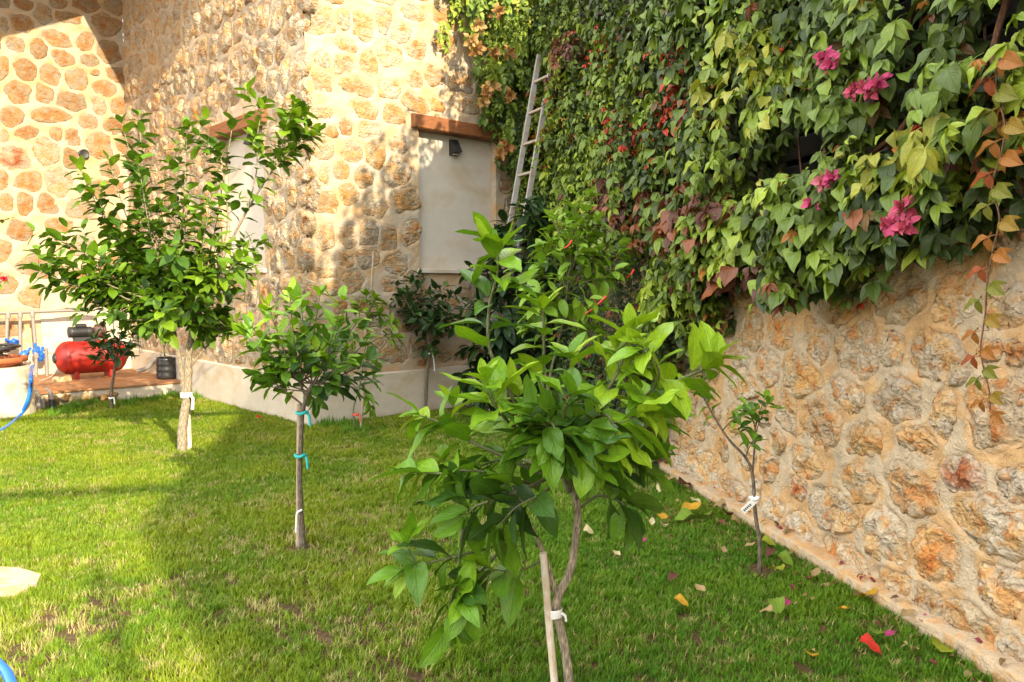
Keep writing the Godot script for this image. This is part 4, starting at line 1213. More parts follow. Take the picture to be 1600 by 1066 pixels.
	stake(a, [Vector3(0.120, 0.577, -2.980), Vector3(0.140, 0.336, -2.980), Vector3(0.166, 0.043, -2.980), Vector3(0.176, -0.047, -2.980)], 0.0145, M.stake)
	band_tie(a, "cloth_tie", Vector3(0.161, 0.335, -3.000) + Vector3(0.0, 0, 0.0), 0.036, 0.032, 0.034, M.white_cloth, 0.5)
	put("tie_end", tube_mesh([Vector3(0.161, 0.335, -3.000) + Vector3(0.03, 0, 0.01), Vector3(0.161, 0.335, -3.000) + Vector3(0.045, -0.01, 0.015), Vector3(0.161, 0.335, -3.000) + Vector3(0.047, -0.03, 0.016)], 0.007, 0.005, 5, 2), M.white_cloth, a)
	var b := thing("citrus_tree", "tall sunlit lemon tree with forked pale trunk in front of the red tank", "tree", Vector3.ZERO, "young citrus trees on the lawn")
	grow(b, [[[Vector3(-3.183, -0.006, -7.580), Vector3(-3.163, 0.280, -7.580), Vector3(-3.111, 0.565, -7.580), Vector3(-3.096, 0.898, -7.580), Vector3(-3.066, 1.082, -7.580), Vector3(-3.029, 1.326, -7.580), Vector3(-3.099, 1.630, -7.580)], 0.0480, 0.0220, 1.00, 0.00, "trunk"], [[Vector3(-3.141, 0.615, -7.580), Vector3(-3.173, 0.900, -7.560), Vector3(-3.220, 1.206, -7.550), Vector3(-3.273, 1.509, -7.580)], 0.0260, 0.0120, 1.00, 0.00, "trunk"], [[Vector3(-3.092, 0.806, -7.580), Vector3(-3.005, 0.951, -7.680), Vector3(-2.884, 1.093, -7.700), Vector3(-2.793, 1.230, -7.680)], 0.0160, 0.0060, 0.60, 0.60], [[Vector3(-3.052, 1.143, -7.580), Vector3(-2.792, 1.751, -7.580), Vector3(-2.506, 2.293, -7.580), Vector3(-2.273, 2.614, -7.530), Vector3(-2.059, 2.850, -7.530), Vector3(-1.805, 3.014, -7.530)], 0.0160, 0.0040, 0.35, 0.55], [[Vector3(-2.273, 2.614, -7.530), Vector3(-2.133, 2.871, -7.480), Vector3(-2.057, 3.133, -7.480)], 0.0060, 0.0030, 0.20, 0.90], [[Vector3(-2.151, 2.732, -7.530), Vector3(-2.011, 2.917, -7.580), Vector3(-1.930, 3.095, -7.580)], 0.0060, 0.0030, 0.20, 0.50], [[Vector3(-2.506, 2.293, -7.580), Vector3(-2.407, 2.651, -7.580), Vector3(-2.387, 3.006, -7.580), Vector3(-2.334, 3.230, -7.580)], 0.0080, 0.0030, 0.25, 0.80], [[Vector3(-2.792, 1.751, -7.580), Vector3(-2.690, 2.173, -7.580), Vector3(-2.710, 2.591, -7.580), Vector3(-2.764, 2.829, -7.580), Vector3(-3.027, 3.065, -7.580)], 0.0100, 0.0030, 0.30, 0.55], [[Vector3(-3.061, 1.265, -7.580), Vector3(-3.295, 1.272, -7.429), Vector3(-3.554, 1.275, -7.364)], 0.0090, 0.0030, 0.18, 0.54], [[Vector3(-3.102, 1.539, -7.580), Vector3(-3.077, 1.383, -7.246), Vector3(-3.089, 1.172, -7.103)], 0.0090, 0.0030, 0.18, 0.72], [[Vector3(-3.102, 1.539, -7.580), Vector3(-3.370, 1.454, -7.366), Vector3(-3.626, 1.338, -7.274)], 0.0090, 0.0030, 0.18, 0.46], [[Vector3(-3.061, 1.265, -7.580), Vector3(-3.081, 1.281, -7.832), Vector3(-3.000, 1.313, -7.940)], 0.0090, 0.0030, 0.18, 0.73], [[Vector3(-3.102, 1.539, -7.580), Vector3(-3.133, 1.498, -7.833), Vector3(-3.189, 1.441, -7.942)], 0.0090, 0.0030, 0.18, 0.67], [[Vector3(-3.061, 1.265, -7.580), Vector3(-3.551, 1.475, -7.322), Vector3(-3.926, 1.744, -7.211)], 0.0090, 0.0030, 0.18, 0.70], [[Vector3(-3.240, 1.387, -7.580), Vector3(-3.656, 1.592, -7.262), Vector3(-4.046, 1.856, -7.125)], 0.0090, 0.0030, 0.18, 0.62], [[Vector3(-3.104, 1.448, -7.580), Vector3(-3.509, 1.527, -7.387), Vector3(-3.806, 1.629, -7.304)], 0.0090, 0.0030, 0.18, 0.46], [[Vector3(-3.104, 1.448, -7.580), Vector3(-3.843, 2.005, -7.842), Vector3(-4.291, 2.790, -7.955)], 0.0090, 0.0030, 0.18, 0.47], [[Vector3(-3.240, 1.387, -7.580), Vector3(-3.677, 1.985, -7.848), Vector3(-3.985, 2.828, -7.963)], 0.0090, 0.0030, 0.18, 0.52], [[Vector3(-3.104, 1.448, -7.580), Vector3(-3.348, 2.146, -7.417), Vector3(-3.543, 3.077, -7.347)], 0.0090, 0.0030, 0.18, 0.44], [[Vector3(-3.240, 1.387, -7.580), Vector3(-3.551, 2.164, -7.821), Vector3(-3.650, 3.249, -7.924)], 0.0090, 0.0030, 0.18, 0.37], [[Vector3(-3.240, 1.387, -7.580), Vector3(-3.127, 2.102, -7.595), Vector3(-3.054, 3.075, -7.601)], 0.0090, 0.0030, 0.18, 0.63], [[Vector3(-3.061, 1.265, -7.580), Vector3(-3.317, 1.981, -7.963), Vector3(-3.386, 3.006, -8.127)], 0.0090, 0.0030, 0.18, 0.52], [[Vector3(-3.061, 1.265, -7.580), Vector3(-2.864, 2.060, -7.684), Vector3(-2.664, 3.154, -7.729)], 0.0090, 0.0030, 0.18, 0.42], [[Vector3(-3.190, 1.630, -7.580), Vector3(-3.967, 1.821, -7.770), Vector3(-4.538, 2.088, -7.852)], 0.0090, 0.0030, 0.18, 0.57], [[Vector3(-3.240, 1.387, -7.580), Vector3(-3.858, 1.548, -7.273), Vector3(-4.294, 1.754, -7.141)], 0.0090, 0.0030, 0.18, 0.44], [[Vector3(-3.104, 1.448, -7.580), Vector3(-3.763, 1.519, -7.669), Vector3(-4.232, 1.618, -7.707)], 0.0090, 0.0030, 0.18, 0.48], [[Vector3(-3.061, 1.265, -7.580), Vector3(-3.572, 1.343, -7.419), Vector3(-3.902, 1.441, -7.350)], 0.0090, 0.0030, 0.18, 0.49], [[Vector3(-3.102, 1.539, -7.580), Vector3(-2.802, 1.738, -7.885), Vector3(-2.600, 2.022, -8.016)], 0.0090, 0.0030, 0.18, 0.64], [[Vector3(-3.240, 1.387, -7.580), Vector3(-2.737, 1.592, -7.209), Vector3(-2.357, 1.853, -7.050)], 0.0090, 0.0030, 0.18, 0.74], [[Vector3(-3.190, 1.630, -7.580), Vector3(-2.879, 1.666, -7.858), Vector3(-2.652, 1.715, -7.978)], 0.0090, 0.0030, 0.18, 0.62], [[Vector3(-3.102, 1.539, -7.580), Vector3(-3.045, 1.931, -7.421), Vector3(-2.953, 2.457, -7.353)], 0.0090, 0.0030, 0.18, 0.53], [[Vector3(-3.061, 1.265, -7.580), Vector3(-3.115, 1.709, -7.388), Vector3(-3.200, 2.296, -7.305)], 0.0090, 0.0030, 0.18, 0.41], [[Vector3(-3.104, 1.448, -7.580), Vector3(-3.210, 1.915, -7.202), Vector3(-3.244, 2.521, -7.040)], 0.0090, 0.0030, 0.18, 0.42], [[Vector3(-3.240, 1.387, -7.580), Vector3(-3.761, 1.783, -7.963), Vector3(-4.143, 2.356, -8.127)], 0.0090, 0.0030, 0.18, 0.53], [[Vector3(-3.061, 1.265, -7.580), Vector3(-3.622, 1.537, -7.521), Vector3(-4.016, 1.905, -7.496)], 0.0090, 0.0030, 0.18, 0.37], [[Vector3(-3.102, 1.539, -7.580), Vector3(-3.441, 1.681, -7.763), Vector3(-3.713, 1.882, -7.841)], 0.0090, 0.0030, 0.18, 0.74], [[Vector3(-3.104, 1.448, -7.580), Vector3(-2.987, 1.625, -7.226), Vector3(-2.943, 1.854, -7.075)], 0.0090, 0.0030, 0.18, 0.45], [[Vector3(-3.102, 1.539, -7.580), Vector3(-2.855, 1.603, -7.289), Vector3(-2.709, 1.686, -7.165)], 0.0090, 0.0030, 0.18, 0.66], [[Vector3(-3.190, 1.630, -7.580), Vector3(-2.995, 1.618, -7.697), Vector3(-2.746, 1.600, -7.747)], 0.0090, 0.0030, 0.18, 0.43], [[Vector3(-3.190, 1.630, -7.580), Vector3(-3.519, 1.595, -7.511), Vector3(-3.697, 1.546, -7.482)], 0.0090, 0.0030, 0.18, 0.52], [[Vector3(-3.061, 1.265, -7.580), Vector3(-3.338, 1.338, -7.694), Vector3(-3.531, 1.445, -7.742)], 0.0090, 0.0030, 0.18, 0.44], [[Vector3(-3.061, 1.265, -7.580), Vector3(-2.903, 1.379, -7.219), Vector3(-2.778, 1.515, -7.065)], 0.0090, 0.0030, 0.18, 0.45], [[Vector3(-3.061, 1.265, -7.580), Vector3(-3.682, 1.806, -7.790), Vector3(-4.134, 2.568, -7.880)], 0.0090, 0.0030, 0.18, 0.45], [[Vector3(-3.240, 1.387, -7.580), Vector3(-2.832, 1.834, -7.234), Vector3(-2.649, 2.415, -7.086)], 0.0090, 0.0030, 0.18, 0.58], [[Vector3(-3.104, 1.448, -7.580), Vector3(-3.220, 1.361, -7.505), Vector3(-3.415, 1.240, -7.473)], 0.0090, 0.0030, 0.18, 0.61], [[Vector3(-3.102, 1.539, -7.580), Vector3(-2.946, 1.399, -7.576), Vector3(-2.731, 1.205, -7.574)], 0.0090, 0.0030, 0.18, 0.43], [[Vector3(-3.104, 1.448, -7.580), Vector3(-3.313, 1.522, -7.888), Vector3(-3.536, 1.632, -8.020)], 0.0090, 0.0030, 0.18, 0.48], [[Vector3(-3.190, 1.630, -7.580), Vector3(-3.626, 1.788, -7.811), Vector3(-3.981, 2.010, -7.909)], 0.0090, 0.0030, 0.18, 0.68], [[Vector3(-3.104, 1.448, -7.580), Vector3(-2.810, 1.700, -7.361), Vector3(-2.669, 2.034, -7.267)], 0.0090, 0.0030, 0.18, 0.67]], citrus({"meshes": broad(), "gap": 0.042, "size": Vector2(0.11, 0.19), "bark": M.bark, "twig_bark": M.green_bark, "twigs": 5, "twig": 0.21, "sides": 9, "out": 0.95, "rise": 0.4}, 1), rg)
	stake(b, [Vector3(-3.136, 0.709, -7.620), Vector3(-3.137, 0.397, -7.630), Vector3(-3.133, 0.084, -7.630), Vector3(-3.135, 0.002, -7.630)], 0.026, M.stake)
	band_tie(b, "cloth_tie", Vector3(-3.124, 0.547, -7.580), 0.054, 0.066, 0.05, M.white_cloth)
	put("tie_end", tube_mesh([Vector3(-3.124, 0.547, -7.580) + Vector3(0.04, 0, 0.05), Vector3(-3.124, 0.547, -7.580) + Vector3(0.09, -0.02, 0.07), Vector3(-3.124, 0.547, -7.580) + Vector3(0.08, -0.13, 0.07)], 0.012, 0.016, 5, 2), M.white_cloth, b)
	var c := thing("citrus_tree", "small round crowned orange tree on a thin grey stake with teal tie", "tree", Vector3.ZERO, "young citrus trees on the lawn")
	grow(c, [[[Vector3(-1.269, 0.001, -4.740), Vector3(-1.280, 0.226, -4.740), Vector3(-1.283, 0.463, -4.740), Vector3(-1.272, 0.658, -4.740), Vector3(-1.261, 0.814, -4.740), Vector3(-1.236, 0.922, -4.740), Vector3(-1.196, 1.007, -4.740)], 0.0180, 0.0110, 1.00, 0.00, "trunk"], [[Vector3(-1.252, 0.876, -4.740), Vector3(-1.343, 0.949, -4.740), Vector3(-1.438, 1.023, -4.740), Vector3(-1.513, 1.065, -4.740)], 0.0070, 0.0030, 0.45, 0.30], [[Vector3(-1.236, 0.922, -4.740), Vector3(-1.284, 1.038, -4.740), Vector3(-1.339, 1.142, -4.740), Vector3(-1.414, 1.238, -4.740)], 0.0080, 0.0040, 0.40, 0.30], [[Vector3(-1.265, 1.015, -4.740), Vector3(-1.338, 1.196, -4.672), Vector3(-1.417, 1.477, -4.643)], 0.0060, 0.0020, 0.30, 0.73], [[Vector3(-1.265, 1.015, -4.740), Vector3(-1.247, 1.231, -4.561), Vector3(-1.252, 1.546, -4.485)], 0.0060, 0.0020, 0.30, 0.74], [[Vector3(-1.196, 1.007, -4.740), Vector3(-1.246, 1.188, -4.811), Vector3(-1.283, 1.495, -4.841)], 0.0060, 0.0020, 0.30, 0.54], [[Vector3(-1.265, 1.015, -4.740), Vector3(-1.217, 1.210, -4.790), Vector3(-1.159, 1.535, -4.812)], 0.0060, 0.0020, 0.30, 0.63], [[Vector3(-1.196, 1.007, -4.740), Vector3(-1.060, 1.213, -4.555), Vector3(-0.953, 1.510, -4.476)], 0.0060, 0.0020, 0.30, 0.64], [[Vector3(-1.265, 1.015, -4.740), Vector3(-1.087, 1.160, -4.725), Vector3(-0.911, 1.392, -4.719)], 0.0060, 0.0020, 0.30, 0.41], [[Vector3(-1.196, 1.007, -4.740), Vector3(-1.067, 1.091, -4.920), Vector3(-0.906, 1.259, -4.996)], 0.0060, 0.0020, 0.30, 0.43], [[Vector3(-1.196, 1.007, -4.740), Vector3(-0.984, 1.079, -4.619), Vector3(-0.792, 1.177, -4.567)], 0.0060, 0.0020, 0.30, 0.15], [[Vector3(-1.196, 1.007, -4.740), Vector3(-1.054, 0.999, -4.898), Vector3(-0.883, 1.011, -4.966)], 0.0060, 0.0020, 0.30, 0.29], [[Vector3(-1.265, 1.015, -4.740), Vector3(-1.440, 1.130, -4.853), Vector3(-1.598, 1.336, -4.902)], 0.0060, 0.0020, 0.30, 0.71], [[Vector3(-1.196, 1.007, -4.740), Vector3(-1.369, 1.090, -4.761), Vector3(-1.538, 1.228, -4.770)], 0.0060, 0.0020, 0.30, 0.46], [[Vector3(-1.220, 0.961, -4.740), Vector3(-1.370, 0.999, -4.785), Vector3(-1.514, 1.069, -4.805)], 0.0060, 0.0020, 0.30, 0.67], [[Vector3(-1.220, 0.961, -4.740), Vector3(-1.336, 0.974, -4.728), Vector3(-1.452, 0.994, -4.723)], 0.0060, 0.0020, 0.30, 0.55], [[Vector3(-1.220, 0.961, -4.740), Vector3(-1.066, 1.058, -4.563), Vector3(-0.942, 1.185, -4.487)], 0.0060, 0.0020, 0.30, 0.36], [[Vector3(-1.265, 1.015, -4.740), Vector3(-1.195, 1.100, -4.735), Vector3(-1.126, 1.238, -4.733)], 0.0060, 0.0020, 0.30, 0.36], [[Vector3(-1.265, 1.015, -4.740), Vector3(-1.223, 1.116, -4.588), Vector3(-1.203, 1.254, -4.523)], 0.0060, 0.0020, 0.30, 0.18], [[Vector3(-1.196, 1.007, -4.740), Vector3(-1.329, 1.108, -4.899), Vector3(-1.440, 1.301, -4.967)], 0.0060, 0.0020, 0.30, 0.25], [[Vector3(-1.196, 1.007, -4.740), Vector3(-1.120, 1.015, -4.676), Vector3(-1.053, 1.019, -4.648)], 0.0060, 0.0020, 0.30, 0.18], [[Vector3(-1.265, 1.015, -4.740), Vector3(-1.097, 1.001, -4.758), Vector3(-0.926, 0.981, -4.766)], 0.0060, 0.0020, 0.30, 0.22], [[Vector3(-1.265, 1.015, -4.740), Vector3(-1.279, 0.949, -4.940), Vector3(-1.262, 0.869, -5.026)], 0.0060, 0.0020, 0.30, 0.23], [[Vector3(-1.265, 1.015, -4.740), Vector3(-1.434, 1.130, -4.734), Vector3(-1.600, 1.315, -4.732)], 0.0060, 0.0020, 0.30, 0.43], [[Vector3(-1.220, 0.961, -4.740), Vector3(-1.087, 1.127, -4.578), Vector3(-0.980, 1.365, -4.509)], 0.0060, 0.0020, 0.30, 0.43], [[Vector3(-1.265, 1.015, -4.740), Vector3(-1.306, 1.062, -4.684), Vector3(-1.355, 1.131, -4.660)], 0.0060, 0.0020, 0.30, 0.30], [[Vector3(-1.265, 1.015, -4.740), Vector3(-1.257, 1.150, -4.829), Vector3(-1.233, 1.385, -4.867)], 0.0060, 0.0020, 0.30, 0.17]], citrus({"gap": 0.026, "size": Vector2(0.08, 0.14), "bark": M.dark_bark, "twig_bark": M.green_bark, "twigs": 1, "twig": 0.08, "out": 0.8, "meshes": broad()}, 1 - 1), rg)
	stake(c, [Vector3(-1.308, -0.021, -4.770), Vector3(-1.295, 0.455, -4.770), Vector3(-1.283, 0.879, -4.770)], 0.017, M.grey_stake)
	ring_tie(c, "teal_tie", Vector3(-1.261, 0.833, -4.740), 0.032, M.teal)
	ring_tie(c, "teal_tie", Vector3(-1.277, 0.572, -4.740), 0.030, M.teal)
	put("white_string", tube_mesh([Vector3(-1.267, 0.244, -4.720), Vector3(-1.295, 0.227, -4.710), Vector3(-1.300, 0.176, -4.710), Vector3(-1.305, 0.109, -4.710)], 0.006, 0.006, 5, 3), M.white_cloth, c)
	var d := thing("citrus_tree", "dark thin sapling standing before the platform and the red tank", "tree", Vector3.ZERO, "young citrus trees on the lawn")
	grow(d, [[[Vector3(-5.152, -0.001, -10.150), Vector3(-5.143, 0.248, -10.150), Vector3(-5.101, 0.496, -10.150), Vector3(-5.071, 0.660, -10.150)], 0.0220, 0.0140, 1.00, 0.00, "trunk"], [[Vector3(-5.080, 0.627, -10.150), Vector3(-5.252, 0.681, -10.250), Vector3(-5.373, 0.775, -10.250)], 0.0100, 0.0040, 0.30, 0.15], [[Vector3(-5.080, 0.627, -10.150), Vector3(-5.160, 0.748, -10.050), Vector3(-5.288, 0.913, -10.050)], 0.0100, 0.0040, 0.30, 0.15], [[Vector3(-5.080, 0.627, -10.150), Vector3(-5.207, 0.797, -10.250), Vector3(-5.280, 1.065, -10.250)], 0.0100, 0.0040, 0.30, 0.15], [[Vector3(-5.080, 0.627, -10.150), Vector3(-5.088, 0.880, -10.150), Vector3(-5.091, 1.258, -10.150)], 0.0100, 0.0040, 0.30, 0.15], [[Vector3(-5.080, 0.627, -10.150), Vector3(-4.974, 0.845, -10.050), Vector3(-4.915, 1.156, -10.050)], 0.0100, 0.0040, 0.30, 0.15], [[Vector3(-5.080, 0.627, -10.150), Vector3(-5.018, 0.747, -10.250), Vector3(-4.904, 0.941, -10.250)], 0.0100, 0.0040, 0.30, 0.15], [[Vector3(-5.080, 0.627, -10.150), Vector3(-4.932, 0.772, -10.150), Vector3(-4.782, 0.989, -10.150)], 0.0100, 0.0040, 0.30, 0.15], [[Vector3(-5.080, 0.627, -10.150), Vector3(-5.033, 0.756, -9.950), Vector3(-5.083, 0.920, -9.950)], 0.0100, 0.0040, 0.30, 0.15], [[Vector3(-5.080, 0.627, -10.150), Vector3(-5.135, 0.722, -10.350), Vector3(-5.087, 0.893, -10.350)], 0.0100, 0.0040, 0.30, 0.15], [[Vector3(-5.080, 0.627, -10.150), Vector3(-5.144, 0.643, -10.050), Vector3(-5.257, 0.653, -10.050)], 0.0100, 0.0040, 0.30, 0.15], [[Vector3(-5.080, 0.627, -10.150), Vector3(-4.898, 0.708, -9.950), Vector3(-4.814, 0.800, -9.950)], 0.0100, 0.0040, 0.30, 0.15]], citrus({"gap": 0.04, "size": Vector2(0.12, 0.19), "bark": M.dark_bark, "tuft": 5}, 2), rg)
	ring_tie(d, "cloth_tie", Vector3(-5.146, 0.148, -10.150), 0.03, M.white_cloth)
	var e := thing("staked_seedling", "slender pale leaved seedling tied to a tall thin cane by the plinth", "plant")
	grow(e, [[[Vector3(-1.701, 0.022, -8.580), Vector3(-1.725, 0.247, -8.580), Vector3(-1.652, 0.492, -8.580), Vector3(-1.622, 0.666, -8.580), Vector3(-1.576, 1.014, -8.580), Vector3(-1.552, 1.290, -8.580), Vector3(-1.570, 1.483, -8.580)], 0.0090, 0.0040, 0.72, 0.80, "stem"], [[Vector3(-1.568, 1.083, -8.580), Vector3(-1.519, 1.217, -8.680), Vector3(-1.452, 1.273, -8.680)], 0.0040, 0.0020, 0.50, 0.75], [[Vector3(-1.584, 0.945, -8.580), Vector3(-1.440, 1.107, -8.580), Vector3(-1.298, 1.187, -8.580)], 0.0040, 0.0020, 0.50, 0.75], [[Vector3(-1.584, 0.945, -8.580), Vector3(-1.397, 1.034, -8.480), Vector3(-1.230, 1.034, -8.480)], 0.0040, 0.0020, 0.50, 0.75], [[Vector3(-1.553, 1.221, -8.580), Vector3(-1.622, 1.336, -8.680), Vector3(-1.674, 1.370, -8.680)], 0.0040, 0.0020, 0.50, 0.75], [[Vector3(-1.560, 1.187, -8.580), Vector3(-1.502, 1.352, -8.480), Vector3(-1.464, 1.430, -8.480)], 0.0040, 0.0020, 0.50, 0.75], [[Vector3(-1.615, 0.701, -8.580), Vector3(-1.709, 0.839, -8.680), Vector3(-1.785, 0.902, -8.680)], 0.0040, 0.0020, 0.50, 0.75], [[Vector3(-1.622, 0.666, -8.580), Vector3(-1.555, 0.743, -8.580), Vector3(-1.490, 0.736, -8.580)], 0.0040, 0.0020, 0.50, 0.75], [[Vector3(-1.652, 0.527, -8.580), Vector3(-1.591, 0.429, -8.580), Vector3(-1.530, 0.247, -8.580)], 0.0040, 0.0020, 0.50, 0.75]], citrus({"gap": 0.016, "size": Vector2(0.11, 0.17), "bark": M.green_bark, "tuft": 8, "meshes": [leaf_mesh(0.38, 0.2, 0.7, 0.1), leaf_mesh(0.42, 0.3, 0.4, 0.1)]}, 1), rg)
	stake(e, [Vector3(-1.662, -0.016, -8.630), Vector3(-1.564, 1.080, -8.630), Vector3(-1.490, 1.958, -8.630)], 0.014, M.grey_stake)
	ring_tie(e, "red_tie", Vector3(-1.698, 0.191, -8.580), 0.03, M.red_tie)
	var f := thing("citrus_tree", "small dark leaved tree below the window of the sunny facade", "tree", Vector3.ZERO, "young citrus trees on the lawn")
	grow(f, [[[Vector3(-1.067, 0.062, -9.750), Vector3(-1.048, 0.460, -9.750), Vector3(-1.014, 0.816, -9.750), Vector3(-1.044, 1.091, -9.750)], 0.0240, 0.0160, 1.00, 0.00, "trunk"], [[Vector3(-1.036, 1.013, -9.750), Vector3(-1.282, 1.242, -9.750), Vector3(-1.525, 1.522, -9.750)], 0.0100, 0.0030, 0.25, 0.20], [[Vector3(-1.036, 1.013, -9.750), Vector3(-1.244, 1.149, -9.850), Vector3(-1.440, 1.324, -9.850)], 0.0100, 0.0030, 0.25, 0.20], [[Vector3(-1.036, 1.013, -9.750), Vector3(-1.132, 1.309, -9.650), Vector3(-1.238, 1.662, -9.650)], 0.0100, 0.0030, 0.25, 0.20], [[Vector3(-1.036, 1.013, -9.750), Vector3(-1.096, 1.328, -9.850), Vector3(-1.144, 1.718, -9.850)], 0.0100, 0.0030, 0.25, 0.20], [[Vector3(-1.036, 1.013, -9.750), Vector3(-0.970, 1.263, -9.650), Vector3(-0.913, 1.561, -9.650)], 0.0100, 0.0030, 0.25, 0.20], [[Vector3(-1.036, 1.013, -9.750), Vector3(-0.919, 1.221, -9.850), Vector3(-0.790, 1.482, -9.850)], 0.0100, 0.0030, 0.25, 0.20], [[Vector3(-1.036, 1.013, -9.750), Vector3(-0.823, 1.189, -9.750), Vector3(-0.611, 1.405, -9.750)], 0.0100, 0.0030, 0.25, 0.20], [[Vector3(-1.036, 1.013, -9.750), Vector3(-0.839, 1.089, -9.650), Vector3(-0.652, 1.174, -9.650)], 0.0100, 0.0030, 0.25, 0.20], [[Vector3(-1.036, 1.013, -9.750), Vector3(-0.969, 1.073, -9.950), Vector3(-0.880, 1.161, -9.950)], 0.0100, 0.0030, 0.25, 0.20], [[Vector3(-1.036, 1.013, -9.750), Vector3(-1.134, 1.089, -9.650), Vector3(-1.242, 1.174, -9.650)], 0.0100, 0.0030, 0.25, 0.20], [[Vector3(-1.036, 1.013, -9.750), Vector3(-1.128, 1.181, -9.950), Vector3(-1.198, 1.401, -9.950)], 0.0100, 0.0030, 0.25, 0.20], [[Vector3(-1.036, 1.013, -9.750), Vector3(-1.061, 0.924, -9.750), Vector3(-1.085, 0.816, -9.750)], 0.0100, 0.0030, 0.25, 0.20], [[Vector3(-1.036, 1.013, -9.750), Vector3(-1.167, 1.232, -9.550), Vector3(-1.318, 1.485, -9.550)], 0.0100, 0.0030, 0.25, 0.20], [[Vector3(-1.036, 1.013, -9.750), Vector3(-0.891, 1.129, -9.550), Vector3(-0.768, 1.255, -9.550)], 0.0100, 0.0030, 0.25, 0.20], [[Vector3(-1.036, 1.013, -9.750), Vector3(-1.004, 1.189, -9.750), Vector3(-0.971, 1.405, -9.750)], 0.0100, 0.0030, 0.25, 0.20]], citrus({"gap": 0.04, "size": Vector2(0.11, 0.18), "bark": M.dark_bark, "tuft": 3, "twigs": 2, "twig": 0.16}, 2), rg)
	ring_tie(f, "cloth_tie", Vector3(-1.015, 0.760, -9.750), 0.032, M.white_cloth)
	put("white_string", tube_mesh([Vector3(-0.988, 0.818, -9.720), Vector3(-0.956, 0.662, -9.710), Vector3(-0.949, 0.543, -9.710)], 0.009, 0.009, 5, 3), M.white_cloth, f)
	var g := thing("citrus_tree", "leaning bare stemmed sapling with a white tag beside the garden wall", "tree", Vector3.ZERO, "young citrus trees on the lawn")
	grow(g, [[[Vector3(1.385, 0.001, -4.350), Vector3(1.382, 0.158, -4.350), Vector3(1.353, 0.340, -4.350), Vector3(1.334, 0.549, -4.350), Vector3(1.293, 0.646, -4.350), Vector3(1.202, 0.743, -4.350), Vector3(1.128, 0.857, -4.370), Vector3(1.064, 0.974, -4.380)], 0.0130, 0.0050, 0.86, 0.50, "trunk"], [[Vector3(1.334, 0.549, -4.350), Vector3(1.341, 0.700, -4.350), Vector3(1.343, 0.807, -4.350), Vector3(1.312, 0.896, -4.350)], 0.0060, 0.0030, 0.35, 0.40], [[Vector3(1.341, 0.736, -4.350), Vector3(1.302, 0.803, -4.400), Vector3(1.250, 0.852, -4.400)], 0.0040, 0.0020, 0.30, 0.45], [[Vector3(1.343, 0.807, -4.350), Vector3(1.369, 0.907, -4.350), Vector3(1.395, 0.978, -4.350)], 0.0040, 0.0020, 0.30, 0.45], [[Vector3(1.335, 0.843, -4.350), Vector3(1.295, 0.910, -4.300), Vector3(1.272, 0.939, -4.300)], 0.0040, 0.0020, 0.30, 0.45], [[Vector3(1.343, 0.771, -4.350), Vector3(1.392, 0.863, -4.400), Vector3(1.426, 0.935, -4.400)], 0.0040, 0.0020, 0.30, 0.45], [[Vector3(1.293, 0.646, -4.350), Vector3(1.290, 0.722, -4.270), Vector3(1.312, 0.751, -4.270)], 0.0040, 0.0020, 0.30, 0.45], [[Vector3(1.166, 0.800, -4.350), Vector3(1.203, 0.860, -4.310), Vector3(1.252, 0.885, -4.310)], 0.0040, 0.0020, 0.30, 0.45], [[Vector3(1.075, 0.950, -4.350), Vector3(1.043, 1.032, -4.370), Vector3(1.007, 1.089, -4.370)], 0.0040, 0.0020, 0.30, 0.45], [[Vector3(1.072, 0.950, -4.350), Vector3(1.059, 1.088, -4.350), Vector3(1.046, 1.197, -4.350)], 0.0040, 0.0020, 0.30, 0.45], [[Vector3(1.057, 0.978, -4.350), Vector3(1.052, 1.152, -4.380), Vector3(1.041, 1.301, -4.380)], 0.0040, 0.0020, 0.30, 0.45]], citrus({"gap": 0.026, "size": Vector2(0.07, 0.12), "bark": M.dark_bark, "tuft": 2}, 0), rg)
	var tg := Shape.new()
	tg.box(Vector3(-0.055, -0.018, -0.001), Vector3(0.05, 0.018, 0.001), 0.0005)
	put("plant_tag", tg.mesh(), M.white_cloth, g, Transform3D(Basis(Vector3.BACK, 0.75), Vector3(1.331, 0.399, -4.330) + Vector3(-0.02, -0.01, 0.02)))
	ring_tie(g, "paper_loop", Vector3(1.331, 0.399, -4.330) + Vector3(0.01, 0.025, 0), 0.022, M.white_cloth, false)
	for k in 5:
		var q := Shape.new()
		q.box(Vector3(-0.045 + k * 0.011, -0.007, 0.0012), Vector3(-0.038 + k * 0.011, 0.006, 0.002), 0.0)
		put("printed_mark", q.mesh(), M.black, g, Transform3D(Basis(Vector3.BACK, 0.75), Vector3(1.331, 0.399, -4.330) + Vector3(-0.02, -0.01, 0.02)))
	# shrubs before the creeper
	var h := thing("chilli_shrub", "light green shrub with thin red pods behind the nearest tree", "shrub")
	var light := bundle("light", [Color(0.10, 0.20, 0.025), Color(0.16, 0.30, 0.03), Color(0.23, 0.39, 0.035), Color(0.30, 0.47, 0.05)], 0.55, 0.45)
	light.merge({"meshes": [leaf_mesh(0.50, 0.2, 0.6, 0.12), leaf_mesh(0.46, 0.3, 0.9, 0.15)], "out": 1.0, "droop": 0.4, "gap": 0.05, "size": Vector2(0.13, 0.20), "bark": M.green_bark, "tuft": 4, "twigs": 2, "twig": 0.2})
